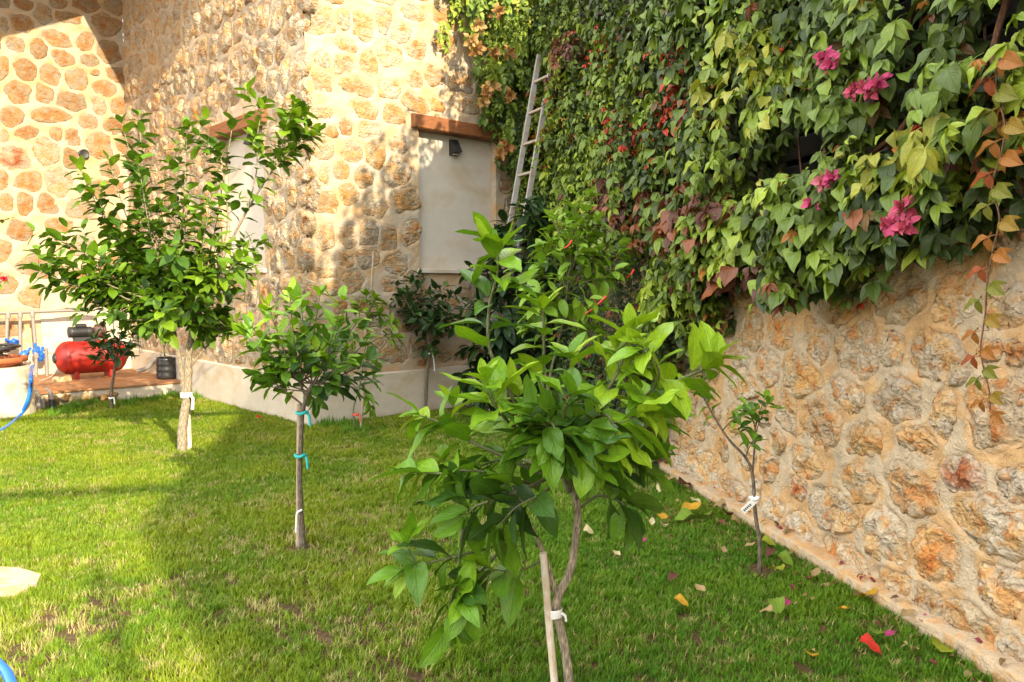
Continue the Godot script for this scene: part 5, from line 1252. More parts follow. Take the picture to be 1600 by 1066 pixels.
	grow(h, [[[Vector3(0.323, 0.328, -6.400), Vector3(0.300, 0.800, -6.400), Vector3(0.412, 1.318, -6.400), Vector3(0.461, 1.728, -6.400)], 0.0160, 0.0070, 1.00, 0.00, "stem"], [[Vector3(0.343, 0.328, -6.400), Vector3(0.260, 1.003, -6.450), Vector3(0.235, 1.470, -6.500)], 0.0120, 0.0050, 0.60, 0.40, "stem"], [[Vector3(0.462, 1.626, -6.400), Vector3(0.480, 1.959, -6.400), Vector3(0.500, 2.210, -6.400)], 0.0060, 0.0030, 0.30, 0.80], [[Vector3(0.451, 1.626, -6.400), Vector3(0.410, 1.913, -6.500), Vector3(0.363, 2.117, -6.500)], 0.0060, 0.0030, 0.30, 0.70], [[Vector3(0.461, 1.677, -6.400), Vector3(0.559, 1.916, -6.300), Vector3(0.663, 2.076, -6.300)], 0.0060, 0.0030, 0.30, 0.70], [[Vector3(0.462, 1.626, -6.400), Vector3(0.653, 1.807, -6.400), Vector3(0.844, 1.906, -6.400)], 0.0060, 0.0030, 0.30, 0.80], [[Vector3(0.436, 1.574, -6.400), Vector3(0.346, 1.766, -6.500), Vector3(0.249, 1.875, -6.500)], 0.0060, 0.0030, 0.30, 0.70], [[Vector3(0.461, 1.677, -6.400), Vector3(0.484, 1.800, -6.200), Vector3(0.521, 1.847, -6.200)], 0.0060, 0.0030, 0.30, 0.80], [[Vector3(0.452, 1.523, -6.400), Vector3(0.588, 1.628, -6.300), Vector3(0.732, 1.650, -6.300)], 0.0060, 0.0030, 0.30, 0.70], [[Vector3(0.411, 1.420, -6.400), Vector3(0.368, 1.528, -6.200), Vector3(0.338, 1.550, -6.200)], 0.0060, 0.0030, 0.30, 0.80], [[Vector3(0.437, 1.472, -6.400), Vector3(0.486, 1.497, -6.150), Vector3(0.553, 1.437, -6.150)], 0.0060, 0.0030, 0.30, 0.80], [[Vector3(0.257, 1.318, -6.400), Vector3(0.248, 1.418, -6.300), Vector3(0.243, 1.433, -6.300)], 0.0060, 0.0030, 0.30, 0.60], [[Vector3(0.462, 1.574, -6.400), Vector3(0.682, 1.693, -6.500), Vector3(0.895, 1.730, -6.500)], 0.0060, 0.0030, 0.30, 0.70], [[Vector3(0.361, 1.214, -6.400), Vector3(0.507, 1.261, -6.300), Vector3(0.660, 1.220, -6.300)], 0.0060, 0.0030, 0.30, 0.50], [[Vector3(0.310, 1.111, -6.400), Vector3(0.228, 1.261, -6.300), Vector3(0.152, 1.322, -6.300)], 0.0060, 0.0030, 0.30, 0.50], [[Vector3(0.437, 1.523, -6.400), Vector3(0.436, 1.721, -6.600), Vector3(0.422, 1.837, -6.600)], 0.0060, 0.0030, 0.30, 0.60], [[Vector3(0.411, 1.420, -6.400), Vector3(0.339, 1.590, -6.500), Vector3(0.260, 1.678, -6.500)], 0.0060, 0.0030, 0.30, 0.60], [[Vector3(0.462, 1.574, -6.400), Vector3(0.542, 1.741, -6.300), Vector3(0.630, 1.826, -6.300)], 0.0060, 0.0030, 0.30, 0.80]], light, rg)
	var pods: Array = [Vector3(0.637, 1.439, -6.100), Vector3(0.429, 1.906, -6.100), Vector3(0.904, 1.683, -6.100)]
	var red := mat(lin(0.62, 0.02, 0.012), 0.3)
	for i in pods.size():
		var p: Vector3 = pods[i]
		var dn := Vector3([0.085, 0.03, 0.03, 0.015, 0.03, 0.03][i], [0.07, 0.03, 0.03, 0.03, 0.02, 0.015][i], 0.0)
		put("red_pod", tube_mesh([p - dn, p + Vector3(0.006, -0.004, 0), p + dn * 0.8, p + dn], 0.004, 0.011 if i else 0.015, 8, 3), red, h)
	var k := thing("large_leaved_shrub", "dark shrub with long drooping leaves in front of the ladder", "shrub")
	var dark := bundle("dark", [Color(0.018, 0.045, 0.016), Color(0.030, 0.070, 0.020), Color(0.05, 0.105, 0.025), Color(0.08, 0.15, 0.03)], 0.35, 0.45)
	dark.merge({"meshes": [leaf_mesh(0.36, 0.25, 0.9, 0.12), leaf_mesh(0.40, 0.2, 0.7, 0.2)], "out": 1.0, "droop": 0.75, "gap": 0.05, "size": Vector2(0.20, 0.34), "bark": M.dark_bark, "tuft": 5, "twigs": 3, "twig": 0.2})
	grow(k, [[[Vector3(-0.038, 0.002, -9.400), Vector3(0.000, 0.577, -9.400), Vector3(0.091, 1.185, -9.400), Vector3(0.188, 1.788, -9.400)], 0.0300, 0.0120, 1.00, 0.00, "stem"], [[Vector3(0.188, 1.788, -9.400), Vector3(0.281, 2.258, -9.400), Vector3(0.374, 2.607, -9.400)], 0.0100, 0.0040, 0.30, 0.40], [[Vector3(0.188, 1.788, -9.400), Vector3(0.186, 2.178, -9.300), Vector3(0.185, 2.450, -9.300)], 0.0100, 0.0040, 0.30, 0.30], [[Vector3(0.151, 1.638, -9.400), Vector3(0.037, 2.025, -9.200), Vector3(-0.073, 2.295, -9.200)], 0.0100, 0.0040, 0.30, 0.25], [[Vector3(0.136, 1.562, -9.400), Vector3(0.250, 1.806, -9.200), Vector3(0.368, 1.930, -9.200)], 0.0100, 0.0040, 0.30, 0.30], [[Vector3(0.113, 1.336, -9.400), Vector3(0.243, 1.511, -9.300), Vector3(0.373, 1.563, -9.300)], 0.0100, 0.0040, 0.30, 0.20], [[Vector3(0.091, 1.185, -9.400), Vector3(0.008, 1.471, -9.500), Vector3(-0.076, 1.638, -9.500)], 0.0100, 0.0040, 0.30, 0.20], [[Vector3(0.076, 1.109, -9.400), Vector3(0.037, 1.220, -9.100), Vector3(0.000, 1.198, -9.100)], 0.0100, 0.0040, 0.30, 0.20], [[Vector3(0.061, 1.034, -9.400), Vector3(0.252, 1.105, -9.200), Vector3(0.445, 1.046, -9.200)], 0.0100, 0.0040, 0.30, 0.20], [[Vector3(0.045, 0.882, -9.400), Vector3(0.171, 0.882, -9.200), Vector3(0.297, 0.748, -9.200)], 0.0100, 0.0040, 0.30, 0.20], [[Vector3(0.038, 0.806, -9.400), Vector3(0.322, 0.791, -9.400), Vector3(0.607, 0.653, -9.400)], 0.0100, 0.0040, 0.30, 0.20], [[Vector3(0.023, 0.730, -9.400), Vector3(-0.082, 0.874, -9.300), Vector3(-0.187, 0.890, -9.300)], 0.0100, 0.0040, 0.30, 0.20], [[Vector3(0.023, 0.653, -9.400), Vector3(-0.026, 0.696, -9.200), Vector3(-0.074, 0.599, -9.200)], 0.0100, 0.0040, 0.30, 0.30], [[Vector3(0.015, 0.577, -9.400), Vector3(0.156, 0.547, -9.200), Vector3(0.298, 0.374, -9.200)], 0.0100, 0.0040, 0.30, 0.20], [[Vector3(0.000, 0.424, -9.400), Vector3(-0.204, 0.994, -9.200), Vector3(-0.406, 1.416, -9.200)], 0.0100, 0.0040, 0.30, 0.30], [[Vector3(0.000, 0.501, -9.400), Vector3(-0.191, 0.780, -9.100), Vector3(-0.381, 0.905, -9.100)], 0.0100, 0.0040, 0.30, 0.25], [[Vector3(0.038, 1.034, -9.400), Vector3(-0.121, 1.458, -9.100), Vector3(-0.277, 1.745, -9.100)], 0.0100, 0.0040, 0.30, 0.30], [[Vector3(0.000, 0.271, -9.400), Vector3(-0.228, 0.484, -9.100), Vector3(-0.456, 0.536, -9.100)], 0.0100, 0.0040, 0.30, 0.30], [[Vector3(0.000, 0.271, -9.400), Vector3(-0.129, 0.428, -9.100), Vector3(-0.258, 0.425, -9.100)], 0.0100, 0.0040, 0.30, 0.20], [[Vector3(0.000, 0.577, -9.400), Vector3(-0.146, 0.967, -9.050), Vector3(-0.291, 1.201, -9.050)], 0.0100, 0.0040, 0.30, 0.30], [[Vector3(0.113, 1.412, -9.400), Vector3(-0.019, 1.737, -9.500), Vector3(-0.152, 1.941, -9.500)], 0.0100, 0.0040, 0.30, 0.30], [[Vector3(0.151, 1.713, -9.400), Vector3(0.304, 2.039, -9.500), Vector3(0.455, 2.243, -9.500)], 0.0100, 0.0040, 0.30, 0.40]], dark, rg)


# ------------------------------------------------------------------ creeper
func lower_edge(s: float) -> float:   # s metres from DN away from the camera
	var e: Array = [Vector2(-0.15, 1.97), Vector2(-0.04, 1.93), Vector2(0.05, 1.85), Vector2(0.15, 1.79), Vector2(0.26, 1.72), Vector2(0.46, 1.72), Vector2(0.63, 1.72), Vector2(0.77, 1.62), Vector2(1.03, 1.54), Vector2(1.33, 1.47), Vector2(1.50, 1.51), Vector2(1.69, 1.57), Vector2(2.01, 1.62), Vector2(2.28, 1.56), Vector2(2.48, 1.48), Vector2(2.63, 1.26), Vector2(3.15, 1.05), Vector2(3.41, 0.58), Vector2(3.69, 0.38)]
	if s <= e[0].x: return e[0].y + 0.1
	for i in e.size() - 1:
		if s <= e[i + 1].x and e[i + 1].x > e[i].x: return lerpf(e[i].y, e[i + 1].y, (s - e[i].x) / (e[i + 1].x - e[i].x))
	return 0.05

func by_ladder(p: Vector3) -> bool:
	var a := Vector3(-0.438, 0.000, -10.000) + Vector3(0.451, 0.000, 0.892) * 0.19
	var b := Vector3(0.322, 4.322, -10.000) + Vector3(0.451, 0.000, 0.892) * 0.19
	if p.y > b.y - 0.1: return false
	var c := Geometry3D.get_closest_point_to_segment(p, a, b)
	return c.distance_to(p) < 0.34

func climbers() -> void:
	var rg := RandomNumberGenerator.new()
	rg.seed = 55
	var root := thing("climbing_creeper", "mass of green and red creeper hanging over the garden wall", "climbing plant")
	var gaps: Array = [[1.30, 2.31, 0.49, 0.15, 1], [0.38, 2.38, 0.18, 0.12, 1], [-0.09, 2.55, 0.20, 0.13, 1], [1.72, 2.22, 0.31, 0.11, 1], [0.55, 2.26, 0.16, 0.09, 0.8], [-0.11, 2.29, 0.09, 0.07, 0.8], [2.49, 2.24, 0.32, 0.11, 0.7]]
	var zones: Array = [[2.59, 2.02, 0.83, 0.20, 0], [1.37, 1.62, 0.24, 0.16, 0], [2.03, 1.62, 0.27, 0.10, 0], [3.54, 2.20, 0.45, 0.16, 0], [4.28, 2.38, 0.46, 0.20, 0], [6.13, 4.13, 0.71, 0.21, 0], [2.86, 3.22, 0.18, 0.11, 4], [2.84, 2.87, 0.24, 0.21, 4], [3.56, 2.79, 0.30, 0.15, 4], [4.40, 3.06, 0.37, 0.17, 4], [4.71, 3.83, 0.61, 0.12, 4], [1.33, 2.17, 0.20, 0.09, 2], [-0.14, 2.19, 0.12, 0.07, 2], [6.88, 3.58, 0.66, 0.46, 2], [1.87, 2.89, 0.37, 0.42, 1], [1.37, 2.46, 0.20, 0.45, 1], [0.29, 2.12, 0.39, 0.16, 1], [1.68, 3.03, 0.30, 0.28, 1]]
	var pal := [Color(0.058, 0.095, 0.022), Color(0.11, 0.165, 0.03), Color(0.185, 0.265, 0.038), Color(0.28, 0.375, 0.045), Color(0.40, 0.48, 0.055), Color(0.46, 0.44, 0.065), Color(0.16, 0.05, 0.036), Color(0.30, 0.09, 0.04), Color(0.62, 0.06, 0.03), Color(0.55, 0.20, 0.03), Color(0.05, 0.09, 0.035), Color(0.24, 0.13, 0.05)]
	var mats := []
	for c in pal: mats.append(leaf_mat(c.linear_to_srgb(), 0.45, 0.42, false, 0.45))
	var tinted := leaf_mat(Color.WHITE, 0.45, 0.42, true, 0.45)
	var shapes := [palmate_mesh(5, 0.50, 0.55, 0.32, 1.8), palmate_mesh(5, 0.46, 0.85, 0.28, 1.65), palmate_mesh(3, 0.58, 0.65, 0.32, 1.3), leaf_mesh(0.74, 0.28, 0.7, 0.2, 6, 0.55, 0.8)]
	var found := []   # [transform, colour number, shape]
	var strands := 4600
	for i in strands:
		var s := 0.0
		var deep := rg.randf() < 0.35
		s = lerpf(-2.2, LD - 0.05, pow(rg.randf(), 0.8))
		var low := lower_edge(s) + rg.randf_range(-0.04, 0.22)
		var y := low + rg.randf_range(0.0, 1.0) * (5.7 - low) + 0.3
		if rg.randf() < 0.30: y = low + rg.randf_range(0.15, 0.9)
		if y > 4.6 and rg.randf() < 0.6: continue
		if N2.get_noise_3d(s * 2.2, y * 0.55, 21.0) < rg.randf_range(-0.75, 0.02): continue
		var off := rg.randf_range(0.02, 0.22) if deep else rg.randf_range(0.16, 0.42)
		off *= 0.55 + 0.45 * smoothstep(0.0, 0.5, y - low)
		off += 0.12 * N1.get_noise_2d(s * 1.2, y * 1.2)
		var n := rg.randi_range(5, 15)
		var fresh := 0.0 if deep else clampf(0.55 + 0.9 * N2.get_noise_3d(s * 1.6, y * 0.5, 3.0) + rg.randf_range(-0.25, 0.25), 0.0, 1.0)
		var near := smoothstep(4.0, 1.0, s)
		var heart := rg.randf() < 0.05 + 0.38 * near
		for j in n:
			y -= rg.randf_range(0.045, 0.085)
			s += rg.randf_range(-0.05, 0.05)
			off += rg.randf_range(-0.03, 0.035)
			if y < low: break
			var skip := false
			for g in gaps:
				if Vector2((s - g[0]) / g[2], (y - g[1]) / g[3]).length() < 0.95 and rg.randf() < g[4]: skip = true
			if skip: continue
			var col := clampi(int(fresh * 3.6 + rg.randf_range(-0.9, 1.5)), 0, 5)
			var small := false
			for z in zones:
				if Vector2((s - z[0]) / z[2], (y - z[1]) / z[3]).length() < 1.0:
					if z[4] == 0 and rg.randf() < 0.5: col = 6 if rg.randf() < 0.6 else 7
					if z[4] == 1 and not deep and rg.randf() < 0.7: col = rg.randi_range(3, 5)
					if z[4] == 2 and rg.randf() < 0.4: col = 9
					if z[4] == 4 and rg.randf() < 0.55: col = 8
			if col < 6 and rg.randf() < 0.035: col = [6, 7, 8, 9, 11, 11][rg.randi() % 6]
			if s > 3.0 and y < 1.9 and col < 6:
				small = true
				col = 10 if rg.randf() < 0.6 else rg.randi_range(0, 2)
			var pos := DN - DD * s + ND * (off + 0.03) + Vector3(0, y, 0)
			var yaw := rg.randf_range(-0.9, 0.9)
			var d := (Vector3.DOWN * rg.randf_range(0.3, 0.95) + ND * rg.randf_range(0.25, 0.9) + DD * yaw).normalized()
			var up := (ND * rg.randf_range(0.5, 1.1) + Vector3.UP * rg.randf_range(0.5, 1.3) + DD * rg.randf_range(-0.5, 0.9) + Vector3(rg.randfn(0, 0.25), 0, rg.randfn(0, 0.25))).normalized()
			var sh := 3 if heart else rg.randi() % 3
			var size := rg.randf_range(0.09, 0.21) if sh < 3 else rg.randf_range(0.05, 0.12)
			if col in [6, 7] and s > 1.5: size = rg.randf_range(0.12, 0.22) if s > 2.4 else rg.randf_range(0.09, 0.16)
			if small:
				size *= 0.55
			if col in [8, 9]: size *= 0.65
			if y > low + 0.6 and s > 4.0: size *= 0.92
			if by_ladder(pos) and rg.randf() < 0.9: continue
			found.append([aim(pos, d, up, size), col, sh])
	# round the inner corner on to the house wall
	for i in 420:
		var u := rg.randf_range(0.0, 2.1) * rg.randf_range(0.4, 1.0)   # from the corner along the facade
		var low := 2.0 + 1.3 * smoothstep(0.5, 1.0, u) + 1.35 * smoothstep(1.0, 1.75, u)
		low += 0.3 * N1.get_noise_2d(u * 4.0, 3.0)
		var y := lerpf(low + 0.2, 6.4, rg.randf())
		var off := rg.randf_range(0.06, 0.55)
		var fresh := clampf(0.35 + 0.3 * smoothstep(3.5, 5.0, y) + rg.randf_range(-0.3, 0.3), 0, 1)
		for j in rg.randi_range(4, 10):
			y -= rg.randf_range(0.05, 0.09)
			u += rg.randf_range(-0.03, 0.03)
			if y < low or u < 0.02: break
			var pos := X - DB * u + NB * off + Vector3(0, y, 0)
			var d := (Vector3.DOWN * rg.randf_range(0.5, 1.1) + NB * rg.randf_range(0.2, 0.9) + DB * rg.randf_range(-0.8, 0.8)).normalized()
			var up := (NB + Vector3.UP * rg.randf_range(0.2, 0.8) + DB * rg.randf_range(-0.6, 0.6)).normalized()
			var sh := rg.randi() % 4
			if by_ladder(pos) and rg.randf() < 0.9: continue
			found.append([aim(pos, d, up, rg.randf_range(0.10, 0.19) if sh < 3 else rg.randf_range(0.09, 0.14)), clampi(int(fresh * 5.0 + rg.randf_range(-0.6, 0.9)), 0, 5), sh])
	found.sort_custom(func(x, y): return x[0].origin.distance_squared_to(EYE) < y[0].origin.distance_squared_to(EYE))
	var rest := [[], [], [], []]
	var cols := [PackedColorArray(), PackedColorArray(), PackedColorArray(), PackedColorArray()]
	var single := 0
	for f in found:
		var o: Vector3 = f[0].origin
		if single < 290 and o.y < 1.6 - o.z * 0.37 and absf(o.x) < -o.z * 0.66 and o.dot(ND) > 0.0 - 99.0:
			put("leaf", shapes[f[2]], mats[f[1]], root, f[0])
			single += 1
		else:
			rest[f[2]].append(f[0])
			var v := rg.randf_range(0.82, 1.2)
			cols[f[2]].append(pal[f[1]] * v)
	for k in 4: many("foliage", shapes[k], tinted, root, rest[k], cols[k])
	var stems: Array = [[Vector3(1.793, 2.689, -2.943), Vector3(1.787, 2.587, -2.972), Vector3(1.779, 2.462, -3.012), Vector3(1.782, 2.365, -2.998), Vector3(1.771, 2.273, -3.053), Vector3(1.751, 2.211, -3.162)], [Vector3(1.745, 2.402, -3.457), Vector3(1.723, 2.290, -3.571), Vector3(1.699, 2.243, -3.698), Vector3(1.672, 2.191, -3.834)], [Vector3(1.691, 2.436, -4.001), Vector3(1.683, 2.256, -4.044)], [Vector3(1.817, 2.454, -3.345), Vector3(1.790, 2.301, -3.485), Vector3(1.752, 2.168, -3.683), Vector3(1.718, 2.135, -3.863)], [Vector3(1.720, 2.555, -4.115), Vector3(1.712, 2.372, -4.160), Vector3(1.729, 2.100, -4.067)]]
	for st in stems: put("stem", tube_mesh(st, 0.014, 0.011, 7, 4, 0.06), M.vine_stem, root)
	for i in 80:
		var s := rg.randf_range(0.2, LD - 0.3)
		var y1 := 5.4
		var p := []
		for k in 7: p.append(DN - DD * (s + rg.randf_range(-0.12, 0.12)) + ND * (0.06 + rg.randf_range(0, 0.12)) + Vector3(0, lerpf(y1, lower_edge(s) + 0.2, k / 6.0), 0))
		put("stem", tube_mesh(p, 0.011, 0.006, 5, 2), M.vine_stem, root)
	# the orange shoot that hangs down the wall
	var sh := Node3D.new()
	sh.name = "trailing_shoot"
	root.add_child(sh)
	var tr: Array = [Vector3(1.693, 2.387, -2.826), Vector3(1.691, 2.280, -2.837), Vector3(1.699, 2.161, -2.792), Vector3(1.698, 2.054, -2.800), Vector3(1.691, 1.949, -2.836), Vector3(1.699, 1.833, -2.797), Vector3(1.694, 1.724, -2.819), Vector3(1.691, 1.611, -2.838), Vector3(1.690, 1.497, -2.841), Vector3(1.687, 1.382, -2.855), Vector3(1.690, 1.314, -2.843), Vector3(1.696, 1.226, -2.809), Vector3(1.698, 1.158, -2.800)]
	put("stem", tube_mesh(tr, 0.004, 0.0025, 5, 4), M.vine_stem, sh)
	var autumn := [leaf_mat(lin(0.42, 0.15, 0.03), 0.4, 0.5), leaf_mat(lin(0.34, 0.20, 0.03), 0.4, 0.5), leaf_mat(lin(0.22, 0.21, 0.03), 0.4, 0.5), leaf_mat(lin(0.40, 0.09, 0.03), 0.4, 0.5)]
	for i in tr.size() * 2 - 1:
		var p: Vector3 = tr[i / 2] if i % 2 == 0 else (tr[i / 2] + tr[i / 2 + 1]) * 0.5
		var sg := 1.0 if i % 2 == 0 else -1.0
		var d := (DD * sg * 0.8 + Vector3(0, -0.35, 0) + ND * 0.3).normalized()
		var l := lerpf(0.17, 0.085, float(i) / (tr.size() * 2))
		put("leaf", shapes[2], autumn[(i * 7 + i / 3) % 4], sh, aim(p + d * 0.03, d, ND + Vector3.UP * 0.5, l))
	# bougainvillea woven into it
	var bract := Shape.new()
	leaf_shape(bract, 0.8, 0.3, 0.5, 0.3, Transform3D(), 5, 0.6, 0.7)
	var pink := [leaf_mat(lin(0.82, 0.12, 0.30), 0.5, 0.6), leaf_mat(lin(0.85, 0.22, 0.38), 0.5, 0.6), leaf_mat(lin(0.76, 0.08, 0.30), 0.5, 0.6)]
	var peach := [leaf_mat(lin(0.62, 0.30, 0.13), 0.4, 0.7), leaf_mat(lin(0.66, 0.38, 0.18), 0.4, 0.7), leaf_mat(lin(0.55, 0.22, 0.10), 0.4, 0.7)]
	var bg := thing("bougainvillea", "pink bougainvillea flowers showing among the creeper leaves", "flowering plant")
	for c in [Vector3(1.437, 2.645, -3.732), Vector3(1.447, 2.596, -3.680), Vector3(1.501, 2.416, -3.401), Vector3(1.483, 2.444, -3.497), Vector3(1.513, 2.427, -3.340), Vector3(1.455, 2.085, -3.641), Vector3(1.443, 2.079, -3.705), Vector3(1.425, 1.992, -3.794), Vector3(1.541, 1.829, -3.193), Vector3(1.530, 1.846, -3.251), Vector3(1.550, 1.833, -3.145), Vector3(1.545, 1.910, -3.171)]: blossom(bg, c, bract, pink, 0.042, ND, rg)
	var pf := thing("bougainvillea", "faded peach bougainvillea blossoms beside the top of the ladder", "flowering plant")
	for c in [Vector3(-0.497, 4.521, -9.742), Vector3(-0.424, 4.444, -9.810), Vector3(-0.235, 4.441, -9.984), Vector3(-0.040, 4.492, -10.165), Vector3(-0.236, 4.033, -9.984), Vector3(-0.313, 3.962, -9.913), Vector3(-0.373, 3.826, -9.857), Vector3(-0.040, 3.959, -10.165), Vector3(-0.423, 4.707, -9.811), Vector3(-0.080, 3.321, -10.128), Vector3(-0.144, 3.232, -10.069), Vector3(-0.196, 4.926, -10.020)]: blossom(pf, c, bract, peach, 0.085, NB, rg)
	var sp := thing("bougainvillea", "sprig with a red flower reaching in at the left edge", "flowering plant")
	var s1: Array = [Vector3(-5.957, 1.528, -9.000), Vector3(-5.809, 1.600, -9.000), Vector3(-5.727, 1.665, -9.000)]
	var s2: Array = [Vector3(-5.887, 2.266, -9.000), Vector3(-5.741, 2.316, -9.000), Vector3(-5.639, 2.337, -9.000)]
	for l in [s1, s2]:
		put("stem", tube_mesh([Vector3(l[0].x - 0.75, 0.0, l[0].z - 0.2), Vector3(l[0].x - 0.7, l[0].y * 0.6, l[0].z - 0.1), l[0], l[1], l[2]], 0.008, 0.004, 5, 3), M.vine_stem, sp)
		for k in 7: put("leaf", shapes[3], mats[2 + k % 3], sp, aim(l[k % 3], Vector3(rg.randf_range(-1, 1), rg.randf_range(-0.8, 0.5), rg.randf_range(-1, 1)), Vector3.UP, 0.09))
	blossom(sp, s1[2], bract, [leaf_mat(lin(0.6, 0.02, 0.06), 0.5, 0.6)], 0.035, NB, rg)

func blossom(root: Node3D, at: Vector3, bract: Shape, mats: Array, size: float, n: Vector3, rg: RandomNumberGenerator) -> void:
	var s := Shape.new()
	for k in 20:
		var d := (n * rg.randf_range(0.1, 1.0) + Vector3(rg.randf_range(-1, 1), rg.randf_range(-1, 0.8), rg.randf_range(-1, 1))).normalized()
		var first := s.v.size()
		var xf := aim(d * size * (0.5 * (k % 2)), d, n, size * rg.randf_range(0.7, 1.15))
		for i in bract.v.size(): s.add(xf * bract.v[i], bract.uv[i])
		for i in bract.ix: s.ix.append(first + i)
	put("flower_cluster", s.mesh(), mats[rg.randi() % mats.size()], root, Transform3D(Basis(), at))


func ladder() -> void:
	var top := Vector3(0.322, 4.322, -10.000)
	var foot := Vector3(-0.438, 0.000, -10.000)
	var across := Vector3(0.451, 0.000, 0.892)
	var o := thing("ladder", "weathered aluminium ladder leaning into the creeper beside the window", "ladder", foot)
	var up := (top - foot).normalized()
	var l := (top - foot).length() + 0.1
	var b := Basis(across, up, across.cross(up).normalized())
	for k in 2:
		var s := Shape.new()
		s.box(Vector3(k * 0.38 - 0.014, 0, -0.035), Vector3(k * 0.38 + 0.014, l, 0.035), 0.004)
		put("rail", s.mesh(), M.aluminium, o, Transform3D(b, Vector3.ZERO))
		var f := Shape.new()
		f.box(Vector3(k * 0.38 - 0.02, -0.01, -0.042), Vector3(k * 0.38 + 0.02, 0.06, 0.042), 0.006)
		put("rubber_foot", f.mesh(), M.black, o, Transform3D(b, Vector3.ZERO))
	var y := 0.3
	while y < l - 0.15:
		var s := Shape.new()
		s.box(Vector3(-0.01, y - 0.016, -0.018), Vector3(0.39, y + 0.016, 0.018), 0.005)
		put("rung", s.mesh(), M.rung, o, Transform3D(b, Vector3.ZERO))
		y += 0.385


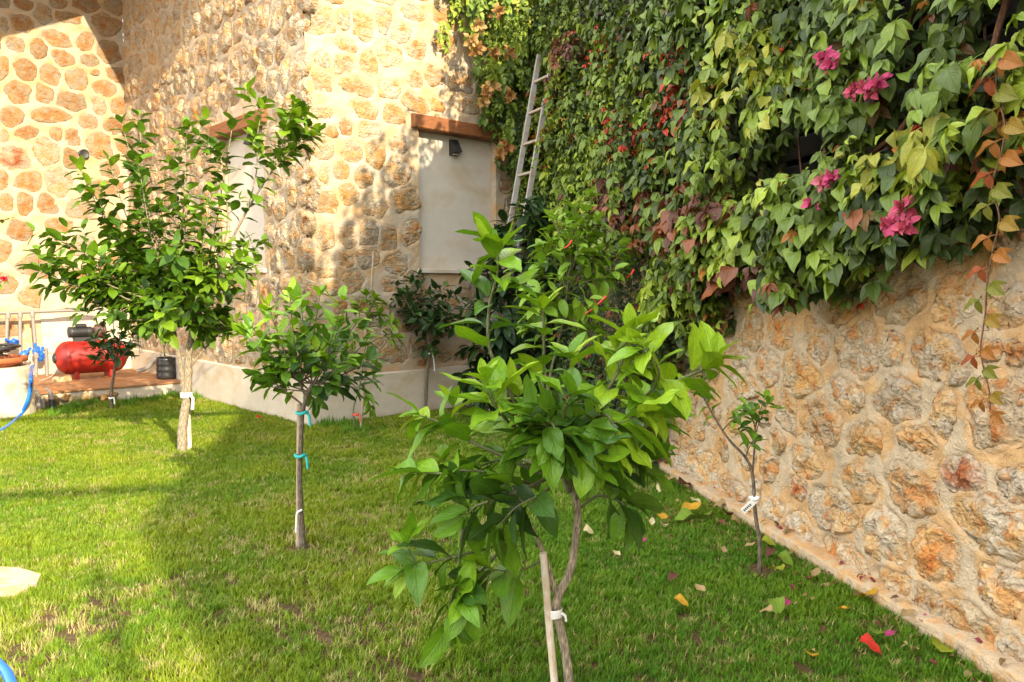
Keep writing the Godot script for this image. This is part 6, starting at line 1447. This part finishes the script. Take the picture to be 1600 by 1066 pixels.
func litter() -> void:
	var rg := RandomNumberGenerator.new()
	rg.seed = 12
	# small withered scraps that gather along the footing and under the creeper
	var bits := []
	var tint := PackedColorArray()
	var brown := [Color(0.30, 0.17, 0.08), Color(0.42, 0.28, 0.14), Color(0.20, 0.09, 0.05), Color(0.50, 0.36, 0.17), Color(0.36, 0.06, 0.10)]
	for i in 420:
		var s := rg.randf_range(-1.2, 7.6)
		var away := 0.12 + absf(rg.randfn(0, 0.22)) * (1.0 + 0.8 * smoothstep(2.0, 6.0, s))
		var p := DN - DD * s + ND * away + Vector3(0, rg.randf_range(0.015, 0.05), 0)
		if i % 6 == 0: p = DN - DD * s + ND * rg.randf_range(0.02, 0.08) + Vector3(0, 0.094, 0)
		var a := rg.randf() * TAU
		bits.append(aim(p, Vector3(cos(a), rg.randf_range(-0.2, 0.3), sin(a)), Vector3(rg.randf_range(-0.5, 0.5), 1, rg.randf_range(-0.3, 0.7)), rg.randf_range(0.018, 0.05)))
		tint.append(brown[rg.randi() % 5] * rg.randf_range(0.7, 1.2))
	var heap := many("leaf_litter", leaf_mesh(0.6, 0.4, 1.1, 0.3, 4), leaf_mat(Color.WHITE, 0.2, 0.8, true), self, bits, tint)
	tag(heap, "withered brown leaf scraps gathered along the wall footing", "leaf litter", "", "stuff")
	var cols := [Color(0.75, 0.04, 0.03), Color(0.70, 0.36, 0.03), Color(0.36, 0.38, 0.03), Color(0.20, 0.30, 0.03), Color(0.50, 0.32, 0.19), Color(0.50, 0.04, 0.22), Color(0.72, 0.58, 0.38), Color(0.14, 0.045, 0.03)]
	var names := ["bright red", "amber yellow", "lime yellow", "green", "dry tan", "magenta", "pale cream", "dark brown"]
	var mats := []
	for c in cols: mats.append(leaf_mat(c.linear_to_srgb(), 0.3, 0.7))
	var shapes := [leaf_mesh(0.72, 0.25, 0.9, 0.3, 6, 0.55, 0.75), leaf_mesh(0.62, 0.45, -0.8, 0.25, 6, 0.6, 0.8), leaf_mesh(0.85, 0.15, 1.3, 0.35, 6, 0.5, 0.7)]
	var list: Array = [[Vector3(1.535, 0.000, -3.324), 0, 0.075, "at the near right corner, its colour the brightest"], [Vector3(1.251, 0.000, -3.221), 1, 0.060, "left of the red one near the bottom edge"], [Vector3(1.837, 0.000, -3.306), 2, 0.110, "large, curled, by the footing at the bottom right"], [Vector3(1.440, 0.000, -4.235), 2, 0.085, "round, just right of the leaning sapling's foot"], [Vector3(1.539, 0.000, -4.402), 3, 0.080, "behind the round lime leaf by the sapling"], [Vector3(1.604, 0.000, -4.116), 4, 0.060, "lying alone right of the sapling, flat and oval"], [Vector3(1.834, 0.000, -3.605), 4, 0.055, "close to the footing, upright and pinkish"], [Vector3(1.281, 0.000, -3.756), 3, 0.075, "folded, in front of the sapling beside a tan one"], [Vector3(1.204, 0.000, -3.668), 4, 0.060, "touching the folded green one"], [Vector3(1.336, 0.000, -3.771), 5, 0.040, "tiny, behind the folded green one"], [Vector3(1.655, 0.000, -3.396), 5, 0.035, "tiny, just right of the bright red leaf"], [Vector3(1.624, 0.000, -3.440), 3, 0.080, "behind the bright red leaf"], [Vector3(1.898, 0.000, -3.557), 5, 0.050, "against the footing above the large lime leaf"], [Vector3(0.821, 0.000, -3.794), 1, 0.060, "alone right of the nearest stake"], [Vector3(0.953, 0.000, -3.904), 4, 0.050, "small, beyond the lone amber leaf"], [Vector3(1.390, 0.000, -4.572), 4, 0.050, "left of the sapling's foot"], [Vector3(1.535, 0.000, -4.695), 2, 0.070, "upright at the back of the sapling's foot"], [Vector3(0.976, 0.000, -5.367), 6, 0.080, "largest pale one right of the nearest tree"], [Vector3(1.206, 0.000, -5.337), 1, 0.110, "on top of the heap by the footing"], [Vector3(1.158, 0.000, -5.235), 3, 0.110, "at the left of the heap by the footing"], [Vector3(1.285, 0.000, -5.264), 3, 0.100, "at the right of the heap by the footing"], [Vector3(1.301, 0.000, -5.522), 6, 0.070, "standing at the back of the heap"], [Vector3(1.370, 0.000, -5.397), 4, 0.070, "at the right tip of the heap"], [Vector3(1.477, 0.000, -5.522), 4, 0.070, "beyond the heap, next to the footing"], [Vector3(1.000, 0.000, -5.151), 1, 0.060, "left of the heap"], [Vector3(0.981, 0.000, -5.029), 6, 0.050, "before the amber one by the heap"], [Vector3(0.899, 0.000, -5.029), 6, 0.050, "leftmost before the heap"], [Vector3(0.783, 0.000, -4.695), 5, 0.045, "vivid, alone amid the right lawn"], [Vector3(0.973, 0.000, -4.742), 5, 0.040, "dull and small, right of the vivid magenta one"], [Vector3(0.476, 0.000, -4.913), 6, 0.055, "just right of the nearest tree's trunk"], [Vector3(1.351, 0.000, -6.080), 7, 0.130, "large and crumpled under the creeper"], [Vector3(1.164, 0.000, -6.197), 1, 0.070, "farthest of all, under the creeper"], [Vector3(1.143, 0.000, -6.004), 6, 0.070, "under the creeper, near the large crumpled one"], [Vector3(1.246, 0.000, -6.177), 4, 0.060, "right of the far pale one under the creeper"], [Vector3(1.473, 0.000, -5.137), 4, 0.060, "between the heap and the sapling's tag"], [Vector3(1.461, 0.000, -5.293), 7, 0.080, "dark, against the footing behind the heap"], [Vector3(1.565, 0.000, -3.661), 1, 0.050, "tiny, near the footing on the near right"], [Vector3(1.780, 0.000, -3.888), 1, 0.080, "leaning on the side of the wall footing"], [Vector3(0.601, 0.000, -4.433), 6, 0.040, "small, right of the nearest tree's tie"], [Vector3(0.855, 0.000, -4.116), 7, 0.050, "left of the sapling, half sunk in grass"], [Vector3(1.500, 0.000, -4.517), 7, 0.060, "right at the sapling's foot"], [Vector3(-2.947, 0.000, -9.191), 0, 0.070, "alone by the plinth, right of the lemon tree"], [Vector3(-0.218, 0.000, -4.826), 4, 0.050, "alone left of the nearest tree"], [Vector3(0.842, 0.000, -4.888), 4, 0.050, "between the pale and the magenta leaf"], [Vector3(1.217, 0.000, -4.485), 4, 0.050, "below the heap, halfway to the sapling"]]
	for i in list.size():
		var f: Array = list[i]
		var p: Vector3 = f[0]
		var yaw := rg.randf() * TAU
		var d := Vector3(cos(yaw), rg.randf_range(-0.1, 0.15), sin(yaw))
		var up := Vector3(rg.randf_range(-0.25, 0.25), 1, rg.randf_range(0.0, 0.6))
		var o := put("fallen_leaf", shapes[rg.randi() % 3], mats[f[1]], self, aim(p + Vector3(0, 0.068, 0) - d * f[2] * 0.45, d, up, f[2] * 1.35))
		tag(o, "%s fallen leaf on the lawn %s" % [names[f[1]], f[3]], "fallen leaf", "%s leaves fallen on the lawn" % names[f[1]])
